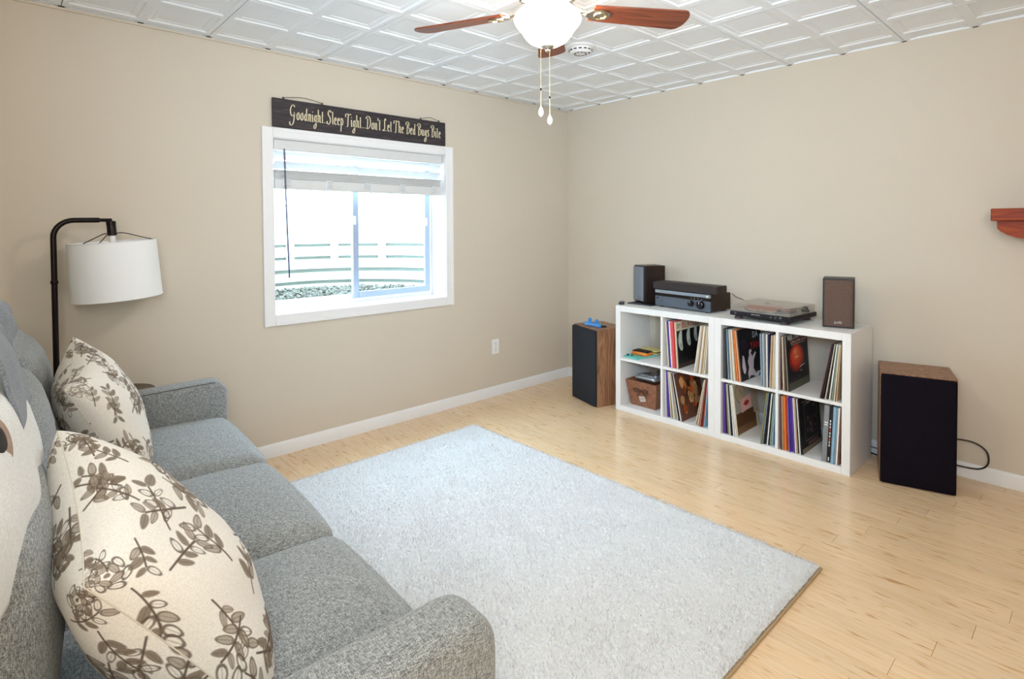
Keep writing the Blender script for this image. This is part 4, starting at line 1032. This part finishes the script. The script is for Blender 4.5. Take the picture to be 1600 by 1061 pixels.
for kx, kz, r_ in ((.308, .052, .018), (.382, .050, .026)):
    k_ = obj('knob', MB().lathe([(r_*1.15, 0), (r_*1.15, .003), (r_, .004), (r_*.96, .020), (r_*.85, .022), (.002, .0215)], n=28, M=Matrix.Translation((kx, .001, kz)) @ RX90), M_knob, rc)
    obj('knob_mark', MB().box(kx-.0012, kx+.0012, -.0215, -.0205, kz+r_*.3, kz+r_*.9), cm('e6e4df'), k_, smooth=None)
obj('small_button', MB().lathe([(.006, 0), (.005, .004), (.001, .0045)], n=12, M=Matrix.Translation((.022, .001, .062)) @ RX90).lathe([(.004, 0), (.003, .003), (.001, .0035)], n=12, M=Matrix.Translation((.060, .001, .044)) @ RX90), M_black, rc)
sb_ = MB()
for k in range(4): sb_.lathe([(.0035, 0), (.003, .003), (.001, .0035)], n=10, M=Matrix.Translation((.305+k*.028, .003, .088)) @ RX90)
obj('small_button', sb_, mat('button_silver', '9a9ca0', rough=.3, metal=.8), rc)
me = text_mesh('SONY', .010, mat('badge_white', 'dfe2e6', rough=.4), .0003); obj('badge', me, parent=rc, loc=(.010, -.0016, .107), rot=(PI/2, 0, 0))
obj('badge_square', MB().box(.425, .438, -.0018, .0, .102, .116), cm('e6e4df'), rc, smooth=None)
for fx in (.04, Wd-.04):
    for fy in (.03, Dp-.03): obj('foot', MB().lathe([(.018, 0), (.020, .010), (.018, .0125)], (fx, fy, 0), 16), M_black, rc)
obj('rear_sockets', MB().box(.05, Wd-.03, Dp, Dp+.012, .02, .11, bev=.002), M_black, rc)
cs = thing('centre_speaker', 'long flat black speaker lying on top of the stereo receiver', 'speaker', (1.066, -.290, SH_+Ht-.0035), math.atan2(-.055, .50))
obj('cabinet', MB().box(.0, .520, .012, .118, .0, .057, bev=.003), mat('brown_black_cabinet', '2a1c17', rough=.5), cs)
obj('grille', shifted(rbox(.516, .018, .054, .006, 10), (.26, .008, .0285)), mat('dark_brown_cloth', '37302f', rough=.9, var=.3, vscale=500, bump=.4, bscale=600), cs, smooth=50)

# turntable
tt = thing('turntable', 'black turntable with clear dust cover on the right shelf', 'turntable', (1.706, -.414, SH_), math.atan2(-.028, .37))
TW, TD = .371, .345
M_ttb = mat('turntable_black', '202024', rough=.3)
obj('plinth', MB().box(0, TW, 0, TD, .022, .050, bev=.004), M_ttb, tt)
for fx in (.04, TW-.045):
    for fy in (.035, TD-.04): obj('foot', MB().lathe([(.024, 0), (.026, .006), (.022, .014), (.016, .022)], (fx, fy, 0), 20), mat('brown_grey_foot', '4a3d3e', rough=.5), tt)
obj('deck', MB().box(.008, TW-.008, .010, TD-.008, .0495, .0512, bev=.0006), mat('satin_deck', 'a39c95', rough=.35), tt)
obj('platter', MB().lathe([(.145, .0505), (.147, .054), (.147, .062), (.143, .065), (.01, .065)], (.165, .175, 0), 48), mat('silver_platter', 'b8b4b0', rough=.25, metal=.9), tt)
obj('slip_mat', MB().lathe([(.142, .065), (.142, .0675), (.01, .0675)], (.165, .175, 0), 48), mat('red_brown_mat', 'b07a66', rough=.8), tt)
ta = obj('tonearm', MB().tube(cr([(.330, .285, .072), (.325, .22, .076), (.300, .12, .074), (.272, .075, .072)], 6), .0035, 8), M_steel, tt)
obj('tonearm_base', MB().lathe([(.024, .050), (.024, .062), (.016, .066), (.012, .082)], (.330, .285, 0), 20), M_ttb, ta)
obj('head_shell', MB().box(.264, .280, .058, .082, .066, .076, bev=.002), M_ttb, ta)
for kx in (.258, .286, .314, .036):
    obj('front_button', MB().lathe([(.0068, 0), (.0068, .002), (.0045, .0035), (.001, .0035)], n=14, M=Matrix.Translation((kx, .001, .036)) @ RX90), mat('button_dark_silver', '5a5d66', rough=.25, metal=.8), tt)
me = text_mesh('audio-technica', .0095, mat('badge_white', 'dfe2e6'), .0003, 'CENTER'); obj('badge', me, parent=tt, loc=(.166, -.0008, .0375), rot=(PI/2, 0, 0))
g2 = bpy.data.materials.new('clear_acrylic'); g2.use_nodes = True; nt = g2.node_tree; nt.nodes.clear()
o_ = nt.nodes.new('ShaderNodeOutputMaterial'); tr = nt.nodes.new('ShaderNodeBsdfTransparent'); gl = nt.nodes.new('ShaderNodeBsdfGlossy'); mx = nt.nodes.new('ShaderNodeMixShader'); fr = None
gl.inputs['Roughness'].default_value = .08; tr.inputs['Color'].default_value = (.975, .97, .96, 1)
df = nt.nodes.new('ShaderNodeBsdfDiffuse'); df.inputs[0].default_value = (.85, .82, .78, 1); m3 = nt.nodes.new('ShaderNodeMixShader'); m3.inputs[0].default_value = .06
nt.links.new(tr.outputs[0], m3.inputs[1]); nt.links.new(df.outputs[0], m3.inputs[2])
nt.links.new(thin_reflect(nt, .04, 4, .6), mx.inputs[0]); nt.links.new(m3.outputs[0], mx.inputs[1]); nt.links.new(gl.outputs[0], mx.inputs[2]); nt.links.new(mx.outputs[0], o_.inputs[0])
x0, x1, y0, y1, z0, z1 = .006, TW-.006, .008, TD-.012, .0505, .098
obj('dust_cover', MB().box(x0, x1, y0, y1, z1-.003, z1).box(x0, x1, y0, y0+.003, z0, z1-.003).box(x0, x1, y1-.003, y1, z0, z1-.003).box(x0, x0+.003, y0+.003, y1-.003, z0, z1-.003).box(x1-.003, x1, y0+.003, y1-.003, z0, z1-.003), g2, tt, smooth=None, label='clear dust cover')
obj('hinge', MB().box(.05, .08, TD-.010, TD+.004, .040, .075, bev=.002).box(TW-.08, TW-.05, TD-.010, TD+.004, .040, .075, bev=.002), M_ttb, tt)

# blue plastic piece on the left floor speaker
bp_ = thing('blue_toy', 'bright blue plastic toy with two raised towers on the corner speaker', 'toy', (.535, -.420, .5775), math.radians(-8))
M_bl2 = mat('bright_blue_plastic', '3f8fd6', rough=.35)
obj('body', MB().box(0, .170, 0, .020, 0, .026, bev=.004), M_bl2, bp_)
obj('tower', MB().prism([(.040, .02), (.042, .050), (.048, .058), (.060, .058), (.066, .050), (.068, .02)], .003, .017, 'y'), M_bl2, bp_)
obj('tower', MB().prism([(.116, .02), (.118, .050), (.124, .058), (.136, .058), (.142, .050), (.144, .02)], .003, .017, 'y'), M_bl2, bp_)
tb = MB()
for k in range(9): tb.box(.012+k*.017, .020+k*.017, -.0025, .001, .005, .020, bev=.001)
obj('rib', tb, mat('pale_blue_plastic', '79b6ea', rough=.4), bp_)
obj('base_plate', MB().box(.02, .185, .021, .060, 0, .012, bev=.003), mat('navy_plastic', '16202e', rough=.4), bp_)

# cables
def cable(label, pts, r=.003, m=None):
    o = obj('cable', MB().tube(cr(pts, 7), r, 8), m or M_black, smooth=60); tag(o, label, 'cable'); return o
cable('black cable looping behind the right floor speaker', [(2.70, -.07, .195), (2.79, -.06, .21), (2.855, -.05, .205), (2.90, -.045, .17), (2.905, -.045, .11), (2.87, -.05, .075), (2.79, -.055, .068), (2.70, -.06, .07)], .0042)
cable('thin brown cable on the floor between the shelves and the right speaker', [(2.30, -.045, .060), (2.38, -.040, .050), (2.45, -.045, .045), (2.52, -.05, .040)], .003, cm('6a4436'))
cable('black cable on the floor between the shelves and the right speaker', [(2.30, -.050, .010), (2.38, -.052, .016), (2.45, -.055, .010), (2.54, -.06, .005)], .0045)
cable('black wire running from the receiver to the turntable', [(1.585, -.135, .885), (1.61, -.13, .865), (1.66, -.12, .845), (1.70, -.09, .81), (1.72, -.055, .79)], .0024)
